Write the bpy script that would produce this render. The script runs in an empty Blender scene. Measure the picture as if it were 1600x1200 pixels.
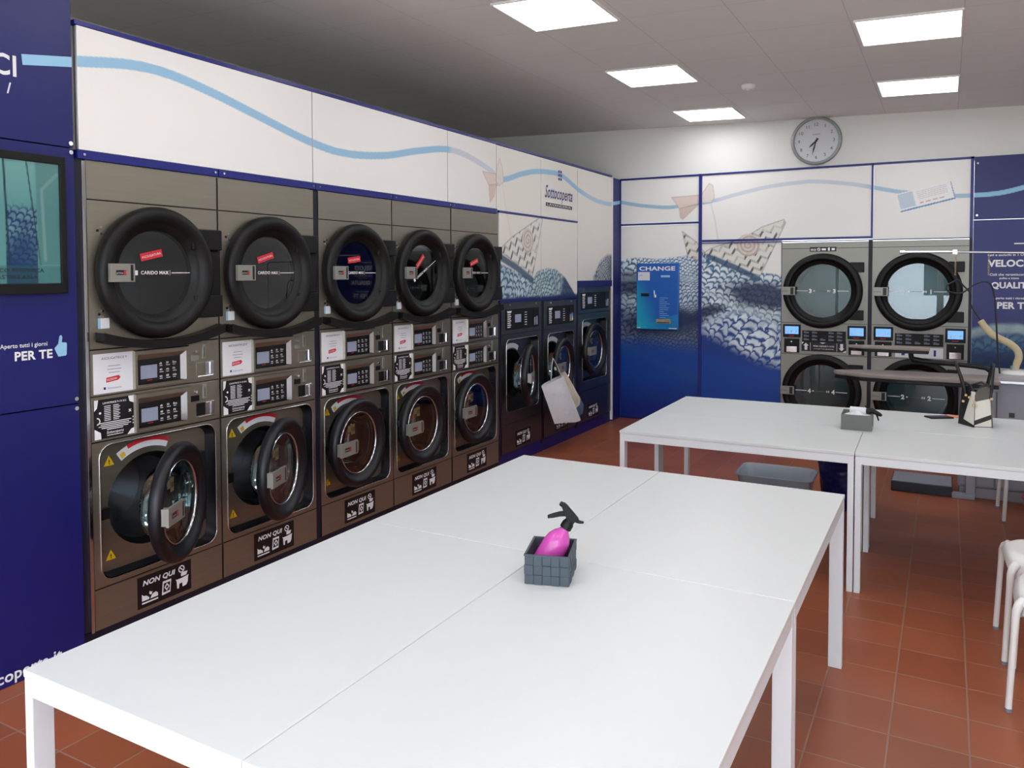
import bpy, math, random
import numpy as np
from mathutils import Matrix, Vector
random.seed(3)
SC = bpy.context.scene
COL = SC.collection
PI = math.pi

# ------------------------------------------------------------------ camera
YAW, PIT, ROL, FPX = -.5049, -.0364, -.0025, 1230.34
F_ = Vector((math.sin(YAW)*math.cos(PIT), math.cos(YAW)*math.cos(PIT), math.sin(PIT)))
R_ = Vector((math.cos(YAW), -math.sin(YAW), 0))
U_ = R_.cross(F_)
R2 = R_*math.cos(ROL)+U_*math.sin(ROL)
U2 = -R_*math.sin(ROL)+U_*math.cos(ROL)
cam = bpy.data.cameras.new('camera')
camo = bpy.data.objects.new('camera', cam)
COL.objects.link(camo)
camo.matrix_world = Matrix(((R2.x, U2.x, -F_.x, 3.326), (R2.y, U2.y, -F_.y, -.6465), (R2.z, U2.z, -F_.z, 1.6758), (0, 0, 0, 1)))
cam.sensor_width = 36
cam.lens = 36*FPX/1600
cam.shift_y = -126.96/1600
cam.clip_start = .05
SC.camera = camo

# ------------------------------------------------------------------ world, light, exposure
W = bpy.data.worlds.new('world')
SC.world = W
W.use_nodes = True
bg = W.node_tree.nodes['Background']
bg.inputs[0].default_value = (.80, .90, 1, 1)
bg.inputs[1].default_value = 8.0
SC.view_settings.view_transform = 'Standard'
SC.view_settings.look = 'None'
SC.view_settings.gamma = 1
SC.view_settings.use_curve_mapping = False
SC.view_settings.exposure = 0.38
LAMP = 6.5                                  # strength of the ceiling panels
D = 7.9685                                  # plane of the back panelling
FRONT = -2.3                                # shop front behind the camera
RIGHT = 6.6
CZ = lambda x: 3.335-.0325*x                # ceiling height
for nm, x0, x1 in (('daylight portal left', .2, 3.1), ('daylight portal right', 3.3, 6.2)):   # sampling aids in the shop-front openings
    al = bpy.data.lights.new(nm, 'AREA')
    al.shape = 'RECTANGLE'
    al.size = x1-x0
    al.size_y = 2.9
    al.cycles.is_portal = True
    ao = bpy.data.objects.new(nm, al)
    COL.objects.link(ao)
    ao.location = ((x0+x1)/2, FRONT+.02, 1.5)
    ao.rotation_euler = (PI/2, 0, 0)
    ao.rotation_euler = (PI/2, 0, PI)
sl = bpy.data.lights.new('sun', 'SUN')
sl.energy = 12
sl.angle = .01
sl.color = (1, .96, .9)
so_ = bpy.data.objects.new('sun', sl)
COL.objects.link(so_)
so_.rotation_euler = Vector((-.35, .75, .62)).to_track_quat('Z', 'Y').to_euler()   # from behind the building onto the street

# ------------------------------------------------------------------ materials
def lin(c):
    return tuple((x/12.92 if x <= .04045 else ((x+.055)/1.055)**2.4) for x in (v/255 for v in c))
def mat(name, rgb, rough=.5, metal=0, emit=0, spec=.5, coat=0):
    m = bpy.data.materials.new(name)
    m.use_nodes = True
    b = m.node_tree.nodes['Principled BSDF']
    b.inputs['Base Color'].default_value = (*lin(rgb), 1)
    b.inputs['Roughness'].default_value = rough
    b.inputs['Metallic'].default_value = metal
    b.inputs['Specular IOR Level'].default_value = spec
    b.inputs['Coat Weight'].default_value = coat
    if emit:
        b.inputs['Emission Color'].default_value = (*lin(rgb), 1)
        b.inputs['Emission Strength'].default_value = emit
    return m
def N(m, t, **k):
    n = m.node_tree.nodes.new(t)
    for a, b in k.items():
        setattr(n, a, b)
    return n
def bump(m, scale, strength, dist=.002, stretch=None):
    nt = m.node_tree
    b = nt.nodes['Principled BSDF']
    tc = N(m, 'ShaderNodeTexCoord'); mp = N(m, 'ShaderNodeMapping'); no = N(m, 'ShaderNodeTexNoise'); bu = N(m, 'ShaderNodeBump')
    if stretch:
        mp.inputs['Scale'].default_value = stretch
    no.inputs['Scale'].default_value = scale
    bu.inputs['Strength'].default_value = strength
    bu.inputs['Distance'].default_value = dist
    nt.links.new(tc.outputs['Object'], mp.inputs[0]); nt.links.new(mp.outputs[0], no.inputs[0])
    nt.links.new(no.outputs[0], bu.inputs['Height']); nt.links.new(bu.outputs[0], b.inputs['Normal'])
def mottle(m, c0, c1, scale, stretch=None, detail=4):
    nt = m.node_tree
    b = nt.nodes['Principled BSDF']
    tc = N(m, 'ShaderNodeTexCoord'); mp = N(m, 'ShaderNodeMapping'); no = N(m, 'ShaderNodeTexNoise'); cr = N(m, 'ShaderNodeValToRGB')
    if stretch:
        mp.inputs['Scale'].default_value = stretch
    no.inputs['Scale'].default_value = scale; no.inputs['Detail'].default_value = detail
    cr.color_ramp.elements[0].position = .3; cr.color_ramp.elements[1].position = .7
    cr.color_ramp.elements[0].color = (*lin(c0), 1); cr.color_ramp.elements[1].color = (*lin(c1), 1)
    nt.links.new(tc.outputs['Object'], mp.inputs[0]); nt.links.new(mp.outputs[0], no.inputs[0])
    nt.links.new(no.outputs[0], cr.inputs[0]); nt.links.new(cr.outputs[0], b.inputs['Base Color'])
M = {}
M['steel'] = mat('brushed_steel', (152, 147, 136), .40, .92)
mottle(M['steel'], (154, 149, 137), (159, 154, 142), 3, (1, 1, 20))
M['steel_light'] = mat('light_steel_paint', (150, 149, 142), .42, .4)
M['steel_dark'] = mat('dark_steel', (104, 102, 100), .36, 1)
mottle(M['steel_dark'], (106, 106, 106), (112, 112, 112), 3, (1, 1, 20))
M['chrome'] = mat('chrome', (205, 207, 212), .12, 1)
M['drum'] = mat('drum_metal', (120, 122, 126), .3, 1)
M['black'] = mat('black_plastic', (9, 9, 10), .5, spec=.35)
M['blackgloss'] = mat('black_glossy_panel', (12, 12, 14), .3)
M['rubber'] = mat('black_rubber', (9, 10, 13), .5, spec=.35)
M['gasket'] = mat('dark_blue_black_plastic', (9, 11, 20), .42)
M['blackprint'] = mat('black_print', (14, 12, 18), .4)
M['navy'] = mat('navy_laminate', (17, 22, 104), .42)
mottle(M['navy'], (12, 18, 94), (16, 22, 101), 2)
M['rail'] = mat('blue_rail', (22, 30, 120), .35)
M['navydark'] = mat('dark_navy_plinth', (12, 12, 36), .5)
M['white'] = mat('white_laminate', (236, 235, 233), .35)
M['table'] = mat('white_table_laminate', (216, 219, 219), .33)
M['tableleg'] = mat('white_powder_coat', (224, 228, 233), .4)
M['paper'] = mat('white_paper', (226, 226, 232), .6)
M['print'] = mat('white_print', (236, 236, 240), .5)
M['greyprint'] = mat('grey_print', (120, 124, 140), .6)
M['ltblue'] = mat('light_blue_print', (150, 200, 232), .45)
M['paleblue'] = mat('pale_blue_print', (150, 190, 222), .45)
M['red'] = mat('red_print', (206, 40, 52), .5)
M['yellow'] = mat('yellow_label', (222, 184, 20), .5)
M['cream'] = mat('cream_label', (214, 196, 140), .6)
M['screen'] = mat('dull_lit_display', (126, 132, 150), .25, emit=.25)
M['bluescreen'] = mat('blue_lit_display', (104, 158, 226), .2, emit=.8)
M['plaster'] = mat('white_plaster', (228, 227, 223), .8)
bump(M['plaster'], 30, .15)
M['clockgrey'] = mat('silver_grey_plastic', (150, 158, 156), .3, .3)
M['clockface'] = mat('pale_grey_clock_dial', (206, 208, 214), .5)
M['pink'] = mat('pink_plastic', (204, 78, 172), .25, coat=.3)
M['greyweave'] = mat('grey_strap_weave', (72, 82, 92), .6)
bump(M['greyweave'], 300, .3, .001)
M['greyfelt'] = mat('grey_felt', (112, 114, 112), .8)
M['inside'] = mat('dark_grey_lining', (64, 62, 74), .8)
M['cotton'] = mat('white_cotton', (222, 224, 230), .8)
bump(M['cotton'], 18, .5, .02)
M['cotton2'] = mat('cream_cotton', (222, 214, 198), .8)
bump(M['cotton2'], 18, .5, .02)
M['hem'] = mat('blue_grey_print', (84, 112, 136), .8)
M['ironcloth'] = mat('taupe_grey_cloth', (140, 130, 126), .85)
M['cabinet'] = mat('grey_cabinet_paint', (150, 152, 164), .45)
M['counter'] = mat('grey_countertop', (168, 166, 166), .4)
M['beige'] = mat('beige_hose_cover', (200, 186, 152), .8)
M['cable'] = mat('dark_cable', (18, 20, 30), .5)
M['tub'] = mat('grey_blue_plastic', (186, 196, 208), .35)
M['bluebag'] = mat('blue_plastic_bag', (24, 24, 92), .3)
bump(M['bluebag'], 9, .8, .05)
M['redplastic'] = mat('red_plastic', (178, 10, 24), .4)
M['leatherwhite'] = mat('white_leather', (222, 218, 208), .45)
M['leatherblack'] = mat('black_leather', (26, 25, 27), .4)
M['leathergrey'] = mat('dark_grey_leather', (86, 80, 74), .5)
M['brass'] = mat('pale_gold_metal', (214, 186, 140), .25, 1)
M['peach'] = mat('peach_orange_cloth', (240, 150, 118), .7)
M['stool'] = mat('white_moulded_plastic', (226, 224, 222), .38)
M['pavement'] = mat('pavement', (190, 186, 180), .9)
M['facade_grey'] = mat('grey_facade', (84, 84, 82), .9)
M['facade_white'] = mat('white_facade', (176, 182, 186), .9)
M['frame'] = mat('white_window_frame', (210, 212, 214), .5)
M['kick'] = mat('dark_kick_plate', (22, 28, 44), .4)
M['changeblue'] = mat('change_machine_blue', (18, 98, 186), .35)

m = M['lamp'] = mat('lamp_diffuser', (255, 255, 255), .5)
m.node_tree.nodes['Principled BSDF'].inputs['Emission Color'].default_value = (.96, .985, 1, 1)
m.node_tree.nodes['Principled BSDF'].inputs['Emission Strength'].default_value = LAMP

def glassmat(name, tint, refl=.09, rough=.0):
    m = bpy.data.materials.new(name); m.use_nodes = True
    nt = m.node_tree
    nt.nodes.clear()
    o = N(m, 'ShaderNodeOutputMaterial'); mx = N(m, 'ShaderNodeMixShader'); t = N(m, 'ShaderNodeBsdfTransparent'); g = N(m, 'ShaderNodeBsdfGlossy'); fr = N(m, 'ShaderNodeFresnel'); ad = N(m, 'ShaderNodeMath', operation='ADD')
    t.inputs[0].default_value = (*tint, 1); g.inputs['Roughness'].default_value = rough
    g.inputs[0].default_value = (.9, .95, 1, 1)
    fr.inputs[0].default_value = 1.5; ad.inputs[1].default_value = refl
    nt.links.new(fr.outputs[0], ad.inputs[0]); nt.links.new(ad.outputs[0], mx.inputs[0])
    nt.links.new(t.outputs[0], mx.inputs[1]); nt.links.new(g.outputs[0], mx.inputs[2]); nt.links.new(mx.outputs[0], o.inputs[0])
    return m
M['glass'] = glassmat('smoked_door_glass', (.44, .56, .55), .05)
M['glassclear'] = glassmat('clear_glass', (.8, .84, .84), .04)

def vcmat(name, rough=.4, emit=0):
    m = mat(name, (255, 255, 255), rough)
    a = N(m, 'ShaderNodeAttribute'); a.attribute_name = 'art'
    b = m.node_tree.nodes['Principled BSDF']
    m.node_tree.links.new(a.outputs['Color'], b.inputs['Base Color'])
    if emit:
        m.node_tree.links.new(a.outputs['Color'], b.inputs['Emission Color'])
        b.inputs['Emission Strength'].default_value = emit
    return m
M['mural'] = vcmat('printed_mural_laminate', .4)
M['tvimage'] = vcmat('television_picture', .15, .16)

def floor_mat():
    m = M['floor'] = mat('terracotta_tiles', (150, 70, 44), .38)
    nt = m.node_tree; b = nt.nodes['Principled BSDF']
    tc = N(m, 'ShaderNodeTexCoord'); mp = N(m, 'ShaderNodeMapping'); br = N(m, 'ShaderNodeTexBrick')
    mp.inputs['Location'].default_value = (-(3.42 % .255), -(2.465 % .2515), 0)
    nt.links.new(tc.outputs['Object'], mp.inputs[0]); nt.links.new(mp.outputs[0], br.inputs[0])
    br.offset = 0; br.squash = 1
    br.inputs['Scale'].default_value = 1
    br.inputs['Brick Width'].default_value = .255; br.inputs['Row Height'].default_value = .2515
    br.inputs['Mortar Size'].default_value = .0045; br.inputs['Mortar Smooth'].default_value = .4
    br.inputs['Color1'].default_value = (*lin((160, 88, 55)), 1); br.inputs['Color2'].default_value = (*lin((143, 76, 47)), 1)
    br.inputs['Mortar'].default_value = (*lin((150, 112, 94)), 1)
    no = N(m, 'ShaderNodeTexNoise'); no.inputs['Scale'].default_value = 2.2; no.inputs['Detail'].default_value = 6
    nt.links.new(tc.outputs['Object'], no.inputs[0])
    mx = N(m, 'ShaderNodeMixRGB', blend_type='OVERLAY'); mx.inputs[0].default_value = .22
    nt.links.new(br.outputs['Color'], mx.inputs[1]); nt.links.new(no.outputs[0], mx.inputs[2])
    nt.links.new(mx.outputs[0], b.inputs['Base Color'])
    bu = N(m, 'ShaderNodeBump'); bu.inputs['Strength'].default_value = .5; bu.inputs['Distance'].default_value = .002; bu.invert = True
    nt.links.new(br.outputs['Fac'], bu.inputs['Height']); nt.links.new(bu.outputs[0], b.inputs['Normal'])
floor_mat()
def ceil_mat():
    m = M['ceiling'] = mat('ceiling_tiles', (206, 205, 202), .7)
    nt = m.node_tree; b = nt.nodes['Principled BSDF']
    tc = N(m, 'ShaderNodeTexCoord'); mp = N(m, 'ShaderNodeMapping'); br = N(m, 'ShaderNodeTexBrick')
    mp.inputs['Location'].default_value = (-(3.39 % .62), -(4.104 % .6), 0)
    nt.links.new(tc.outputs['Object'], mp.inputs[0]); nt.links.new(mp.outputs[0], br.inputs[0])
    br.offset = 0
    br.inputs['Scale'].default_value = 1
    br.inputs['Brick Width'].default_value = .62; br.inputs['Row Height'].default_value = .6
    br.inputs['Mortar Size'].default_value = .003; br.inputs['Mortar Smooth'].default_value = .3
    for k in ('Color1', 'Color2'):
        br.inputs[k].default_value = (*lin((228, 227, 225)), 1)
    br.inputs['Mortar'].default_value = (*lin((204, 202, 199)), 1)
    nt.links.new(br.outputs['Color'], b.inputs['Base Color'])
    bu = N(m, 'ShaderNodeBump'); bu.inputs['Strength'].default_value = .4; bu.inputs['Distance'].default_value = .003; bu.invert = True
    nt.links.new(br.outputs['Fac'], bu.inputs['Height']); nt.links.new(bu.outputs[0], b.inputs['Normal'])
ceil_mat()

# ------------------------------------------------------------------ mesh helpers
_tx = {}
def text_geo(s, bold, shear):
    k = (s, bold, shear)
    if k not in _tx:
        c = bpy.data.curves.new('t', 'FONT'); c.body = s; c.offset = bold; c.shear = shear; c.resolution_u = 3; c.space_character = 1.04
        o = bpy.data.objects.new('t', c)
        me = o.to_mesh()
        v = [tuple(p.co) for p in me.vertices]; f = [tuple(p.vertices) for p in me.polygons]
        o.to_mesh_clear(); bpy.data.objects.remove(o); bpy.data.curves.remove(c)
        _tx[k] = (v, f)
    return _tx[k]
class MB:
    def __init__(s):
        s.v = []; s.f = []; s.mi = []; s.sm = []; s.mats = []; s.cur = 0
    def m(s, name):
        mt = M[name]
        if mt not in s.mats: s.mats.append(mt)
        s.cur = s.mats.index(mt); return s
    def add(s, vs, fs, smooth=False, T=None):
        o = len(s.v)
        if T is not None: vs = [tuple(T @ Vector(p)) for p in vs]
        s.v += [tuple(p) for p in vs]
        for f in fs:
            s.f.append(tuple(i+o for i in f)); s.mi.append(s.cur); s.sm.append(smooth)
        return s
    def box(s, x0, x1, y0, y1, z0, z1, T=None):
        v = [(x, y, z) for x in (x0, x1) for y in (y0, y1) for z in (z0, z1)]
        return s.add(v, [(0, 1, 3, 2), (4, 6, 7, 5), (0, 4, 5, 1), (2, 3, 7, 6), (0, 2, 6, 4), (1, 5, 7, 3)], T=T)
    def openbox(s, x0, x1, y0, y1, z0, z1):            # a cabinet without its front (y0) side
        v = [(x, y, z) for x in (x0, x1) for y in (y0, y1) for z in (z0, z1)]
        return s.add(v, [(0, 1, 3, 2), (4, 6, 7, 5), (2, 3, 7, 6), (0, 2, 6, 4), (1, 5, 7, 3)])
    def cyl(s, p0, p1, r0, r1=None, n=16, caps=True, smooth=True, T=None):
        r1 = r0 if r1 is None else r1
        p0 = Vector(p0); p1 = Vector(p1); a = (p1-p0).normalized()
        u = a.orthogonal().normalized(); w = a.cross(u)
        vs = []
        for p, r in ((p0, r0), (p1, r1)):
            for i in range(n):
                t = 2*PI*i/n
                vs.append(p+u*math.cos(t)*r+w*math.sin(t)*r)
        s.add(vs, [(i, (i+1) % n, n+(i+1) % n, n+i) for i in range(n)], smooth, T=T)
        if caps: s.add(vs, [tuple(range(n-1, -1, -1)), tuple(range(n, 2*n))], T=T)
        return s
    def tube(s, pts, r, n=8, smooth=True, flat=None):
        pts = [Vector(p) for p in pts]; k = len(pts); vs = []
        rr = r if isinstance(r, (list, tuple)) else [r]*k
        prev = None
        for i, p in enumerate(pts):
            a = (pts[min(i+1, k-1)]-pts[max(i-1, 0)]).normalized()
            u = a.orthogonal().normalized() if prev is None else (prev-a*prev.dot(a)).normalized()
            prev = u; w = a.cross(u)
            for j in range(n):
                t = 2*PI*j/n
                vs.append(p+u*math.cos(t)*rr[i]+w*math.sin(t)*rr[i]*(flat or 1))
        fs = [(i*n+j, i*n+(j+1) % n, (i+1)*n+(j+1) % n, (i+1)*n+j) for i in range(k-1) for j in range(n)]
        s.add(vs, fs, smooth)
        return s.add([vs[j] for j in range(n)]+[vs[(k-1)*n+j] for j in range(n)], [tuple(range(n-1, -1, -1)), tuple(range(n, 2*n))])
    def ring(s, prof, cx, cy, cz, n=64, smooth=True, a0=0, a1=2*PI, ax='y', closed=True):
        # profile of (radius, outward offset towards -y)
        vs = []; k = len(prof)
        full = abs(a1-a0-2*PI) < 1e-6
        cnt = n if full else n+1
        for i in range(cnt):
            t = a0+(a1-a0)*i/n
            for r, o in prof:
                if ax == 'y': vs.append((cx+r*math.cos(t), cy-o, cz+r*math.sin(t)))
                else: vs.append((cx+r*math.cos(t), cy+r*math.sin(t), cz+o))
        fs = []
        for i in range(n):
            j = (i+1) % cnt
            for q in range(k-1):
                fs.append((i*k+q, i*k+q+1, j*k+q+1, j*k+q))
        return s.add(vs, fs, smooth)
    def disc(s, cx, cy, cz, r, n=48, bulge=0):
        if not bulge:
            return s.add([(cx+r*math.cos(2*PI*i/n), cy, cz+r*math.sin(2*PI*i/n)) for i in range(n)], [tuple(range(n))])
        return s.ring([(r, 0), (r*.8, bulge*.45), (r*.5, bulge*.82), (r*.2, bulge*.98), (.001, bulge)], cx, cy, cz, n)
    def prism(s, poly, y0, y1, smooth=False):          # polygon in xz drawn through y
        n = len(poly)
        vs = [(p[0], y0, p[1]) for p in poly]+[(p[0], y1, p[1]) for p in poly]
        s.add(vs, [(i, (i+1) % n, n+(i+1) % n, n+i) for i in range(n)], smooth)
        return s.add(vs, [tuple(range(n-1, -1, -1)), tuple(range(n, 2*n))])
    def poly(s, pts, y):
        return s.add([(p[0], y, p[1]) for p in pts], [tuple(range(len(pts)))])
    def rect(s, x0, x1, z0, z1, y, rot=0):
        cx, cz = (x0+x1)/2, (z0+z1)/2; c, q = math.cos(rot), math.sin(rot)
        return s.poly([(cx+(a-cx)*c-(b-cz)*q, cz+(a-cx)*q+(b-cz)*c) for a, b in ((x0, z0), (x1, z0), (x1, z1), (x0, z1))], y)
    def plate(s, x0, x1, z0, z1, hole, y):             # rectangle with a hole (list of xz, anticlockwise)
        n = len(hole)
        hx = sum(p[0] for p in hole)/n; hz = sum(p[1] for p in hole)/n
        out = []
        for p in hole:
            dx, dz = p[0]-hx, p[1]-hz
            t = min([((x1 if dx > 0 else x0)-hx)/dx if abs(dx) > 1e-9 else 1e9, ((z1 if dz > 0 else z0)-hz)/dz if abs(dz) > 1e-9 else 1e9])
            out.append([hx+dx*t, hz+dz*t])
        for c in ((x0, z0), (x1, z0), (x1, z1), (x0, z1)):
            i = min(range(n), key=lambda i: (out[i][0]-c[0])**2+(out[i][1]-c[1])**2); out[i] = list(c)
        vs = [(p[0], y, p[1]) for p in out]+[(p[0], y, p[1]) for p in hole]
        return s.add(vs, [(i, (i+1) % n, n+(i+1) % n, n+i) for i in range(n)])
    def skirt(s, loop0, y0, loop1, y1, smooth=True):
        n = len(loop0)
        vs = [(p[0], y0, p[1]) for p in loop0]+[(p[0], y1, p[1]) for p in loop1]
        return s.add(vs, [(i, (i+1) % n, n+(i+1) % n, n+i) for i in range(n)], smooth)
    def text(s, body, x, z, h, y, w=None, align='l', bold=0, shear=0, rot=0, dz=0):
        v, f = text_geo(body, bold, shear)
        if not v: return s
        hv = text_geo('H', bold, 0)[0]; H = max(p[1] for p in hv)
        k = h/H
        xs = [p[0] for p in v]; x0, x1 = min(xs), max(xs)
        kx = (w/(x1-x0)) if w else k
        off = {'l': x0, 'r': x1, 'c': (x0+x1)/2}[align]
        c, q = math.cos(rot), math.sin(rot)
        vs = []
        for p in v:
            a, b = (p[0]-off)*kx, p[1]*k
            vs.append((x+a*c-b*q, y, z+a*q+b*c))
        return s.add(vs, f)
    def build(s, name, parent=None, loc=None, rotz=0, bevel=0, seg=2, sub=0):
        me = bpy.data.meshes.new(name)
        me.from_pydata(s.v, [], s.f)
        for mt in s.mats: me.materials.append(mt)
        me.polygons.foreach_set('material_index', s.mi)
        me.polygons.foreach_set('use_smooth', s.sm)
        me.update()
        o = bpy.data.objects.new(name, me)
        COL.objects.link(o)
        if parent: o.parent = parent
        if loc: o.location = loc
        if rotz: o.rotation_euler.z = rotz
        if bevel:
            b = o.modifiers.new('b', 'BEVEL'); b.width = bevel; b.segments = seg; b.limit_method = 'ANGLE'; b.angle_limit = math.radians(50)
        if sub:
            b = o.modifiers.new('s', 'SUBSURF'); b.levels = b.render_levels = sub
        return o
def mesh(mt): return MB().m(mt)
def tag(o, label, cat, group=None, kind=None):
    o['label'] = label; o['category'] = cat
    if group: o['group'] = group
    if kind: o['kind'] = kind
    return o
def struct(o):
    o['kind'] = 'structure'; return o
def empty(name, loc, rz, label, cat, group=None):
    o = bpy.data.objects.new(name, None); COL.objects.link(o)
    o.location = loc; o.rotation_euler.z = rz; o.empty_display_size = .1
    return tag(o, label, cat, group)
def copy_tree(o, parent=None):
    c = o.copy(); COL.objects.link(c); c.parent = parent
    for ch in list(o.children): copy_tree(ch, c)
    return c
def rrect(x0, x1, z0, z1, r, k=8):
    pts = []
    for cx, cz, a in ((x1-r, z0+r, -PI/2), (x1-r, z1-r, 0), (x0+r, z1-r, PI/2), (x0+r, z0+r, PI)):
        for i in range(k+1):
            t = a+PI/2*i/k; pts.append((cx+r*math.cos(t), cz+r*math.sin(t)))
    return pts
def circ(cx, cz, r, n=48):
    return [(cx+r*math.cos(2*PI*i/n), cz+r*math.sin(2*PI*i/n)) for i in range(n)]
HALF = PI/2            # left-wall things: local x runs along the wall, local -y faces the room

# ------------------------------------------------------------------ room
struct(mesh('floor').box(-1.85, RIGHT, FRONT-.15, D+1.1, -.1, 0).build('floor'))
fl = mesh('pavement').box(-30, 36, -24, FRONT-.16, -.14, -.03).build('ground'); struct(fl)
struct(mesh('facade_grey').box(-24, 1.1, -15.5, -15, -.03, 7.5).build('wall_unseen_left'))  # unseen facade, added so the left dryer glass reflects something dark
fw = mesh('facade_white').box(1.1, 30, -15.5, -15, -.03, 7.5)  # unseen pale facade, added for bright reflections in the right dryer glass
fw.m('blackprint')
for k in range(9):
    for z in (.9, 4.2): fw.box(2.6+k*2.6, 3.6+k*2.6, -15.02, -14.98, z, z+1.7)
struct(fw.build('wall_unseen_right'))
cm = mesh('ceiling')
xa, xb = -1.85, RIGHT
cm.add([(xa, FRONT-.15, CZ(xa)), (xb, FRONT-.15, CZ(xb)), (xb, D+.12, CZ(xb)), (xa, D+.12, CZ(xa)),
        (xa, FRONT-.15, CZ(xa)+.12), (xb, FRONT-.15, CZ(xb)+.12), (xb, D+.12, CZ(xb)+.12), (xa, D+.12, CZ(xa)+.12)],
       [(0, 3, 2, 1), (4, 5, 6, 7), (0, 1, 5, 4), (2, 3, 7, 6), (1, 2, 6, 5), (0, 4, 7, 3)])
struct(cm.build('ceiling'))
struct(mesh('plaster').box(-1.85, RIGHT, D+.02, D+.12, 2.74, 3.42).box(-1.85, RIGHT, D+1.0, D+1.1, 0, 3.42).box(-1.85, 0, D+.02, D+.1, 0, 2.74).box(4.8, RIGHT, D+.02, D+.1, 0, 2.74).build('wall_back'))
struct(mesh('plaster').box(-1.95, -1.8, FRONT-.15, D+.12, 0, 3.45).build('wall_left'))
struct(mesh('plaster').box(RIGHT, RIGHT+.1, FRONT-.15, D+.12, 0, 3.4).build('wall_right'))
wf = mesh('plaster').box(-1.85, .15, FRONT-.15, FRONT, 0, 3.4).box(6.25, RIGHT, FRONT-.15, FRONT, 0, 3.4).box(.15, 6.25, FRONT-.15, FRONT, 2.98, 3.4)
struct(wf.build('wall_front'))
for i, (x0, x1) in enumerate(((.15, 3.2), (3.2, 6.25))):
    w = mesh('frame')
    for k in range(4):
        xx = x0+.03+(x1-x0-.06)*k/3
        w.box(xx-.035, xx+.035, FRONT-.11, FRONT-.04, 0, 2.98)
    for z in (.0, 2.1, 2.91):
        w.box(x0, x1, FRONT-.105, FRONT-.045, z, z+.07)
    struct(w.build('window_%d' % (i+1)))
struct(mesh('navy').box(-1.0, -.03, 1.2, 1.44, 0.0, 2.9).box(-1.0, -.03, 1.0, 1.2, 0.0, 2.9).build('trim_1'))
struct(mesh('rail').box(-.03, .012, 1.452, 7.69, 2.762, 2.78).build('trim_2'))

# ------------------------------------------------------------------ ceiling lights, smoke detector
seen = [(1.19, 3.80), (1.19, 5.61), (1.19, 7.38), (3.09, 5.01), (3.09, 6.79)]
names = ['square ceiling light panel cut off by the top edge of the photo',
         'square ceiling light panel in the middle of the left row of three',
         'square ceiling light panel above the white wall, farthest in the left row',
         'large square ceiling light panel, the nearer of the two at top right',
         'square ceiling light panel right above the clock wall, farther of the right pair']
proto = None
for i, (x, y) in enumerate(seen+[(1.19, 2.0), (1.19, .2), (3.09, 3.2), (3.09, 1.4), (3.09, -.4), (5.0, 2.2), (5.0, 4.4), (5.0, 6.6), (5.0, 0)]):
    lab = names[i] if i < 5 else 'square ceiling light panel out of view over the front of the room'
    if proto is None:
        root = empty('ceiling_light', (x, y, CZ(x)), 0, lab, 'ceiling light', 'square light panels in the ceiling')
        fr = MB().m('white')
        for a in ((-.3, .3, -.3, -.288), (-.3, .3, .288, .3), (-.3, -.288, -.288, .288), (.288, .3, -.288, .288)):
            fr.box(*a, -.012, .01)
        fr.build('frame', root)
        mesh('lamp').box(-.288, .288, -.288, .288, -.008, .008).build('diffuser', root)
        proto = root
    else:
        root = copy_tree(proto); root['label'] = lab
    root.location = (x, y, CZ(x)-.001); root.rotation_euler.y = .0325
sd = MB().m('white').ring([(.0, -.035), (.03, -.035), (.05, -.03), (.056, -.015), (.056, 0)], 0, 0, 0, 32, ax='z')
sd.box(-.012, .012, -.012, .012, -.042, -.034)
tag(sd.build('smoke_detector', None, (1.82, 6.24, CZ(1.82))), 'small white round smoke detector on the ceiling', 'smoke detector')

# ------------------------------------------------------------------ printed artwork, painted per vertex
def interp(P, s): 
    a = np.array(P, float); return np.interp(s, a[:, 0], a[:, 1])
def sstep(a, b, x):
    t = np.clip((x-a)/(b-a), 0, 1); return t*t*(3-2*t)
def inpoly(P, x, z):
    r = np.zeros(x.shape, bool); n = len(P)
    for i in range(n):
        x0, z0 = P[i]; x1, z1 = P[(i+1) % n]
        if z0 == z1: continue
        c = ((z0 > z) != (z1 > z)) & (x < (x1-x0)*(z-z0)/(z1-z0)+x0)
        r ^= c
    return r
def seg(P, x, z):
    d = np.full(x.shape, 9.)
    for (x0, z0), (x1, z1) in zip(P[:-1], P[1:]):
        dx, dz = x1-x0, z1-z0
        t = np.clip(((x-x0)*dx+(z-z0)*dz)/(dx*dx+dz*dz), 0, 1)
        d = np.minimum(d, np.hypot(x-x0-t*dx, z-z0-t*dz))
    return d
L_ = lambda *c: np.array(lin(c))
def mixc(C, c, a):
    return C*(1-a[..., None])+np.asarray(c)*a[..., None]
def vnoise(x, z, seed=0):
    def h(i, j):
        n = np.sin(i*127.1+j*311.7+seed*17.3)*43758.5453
        return n-np.floor(n)
    i = np.floor(x); j = np.floor(z); fx = x-i; fz = z-j
    fx = fx*fx*(3-2*fx); fz = fz*fz*(3-2*fz)
    return (h(i, j)*(1-fx)+h(i+1, j)*fx)*(1-fz)+(h(i, j+1)*(1-fx)+h(i+1, j+1)*fx)*fz
def fbm(x, z, seed=0):
    return (vnoise(x, z, seed)+.5*vnoise(2*x, 2*z, seed+1)+.25*vnoise(4*x, 4*z, seed+2))/1.75
def smooth_curve(P, n=12):
    a = np.array(P, float); t = np.arange(len(a)); tt = np.linspace(0, len(a)-1, (len(a)-1)*n+1)
    out = []
    for k in (0, 1):
        m_ = np.gradient(a[:, k]); i = np.minimum(tt.astype(int), len(a)-2); u = tt-i
        p0, p1, m0, m1 = a[i, k], a[i+1, k], m_[i], m_[i+1]
        out.append((2*u**3-3*u**2+1)*p0+(u**3-2*u**2+u)*m0+(-2*u**3+3*u**2)*p1+(u**3-u**2)*m1)
    return list(zip(*out))
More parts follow.
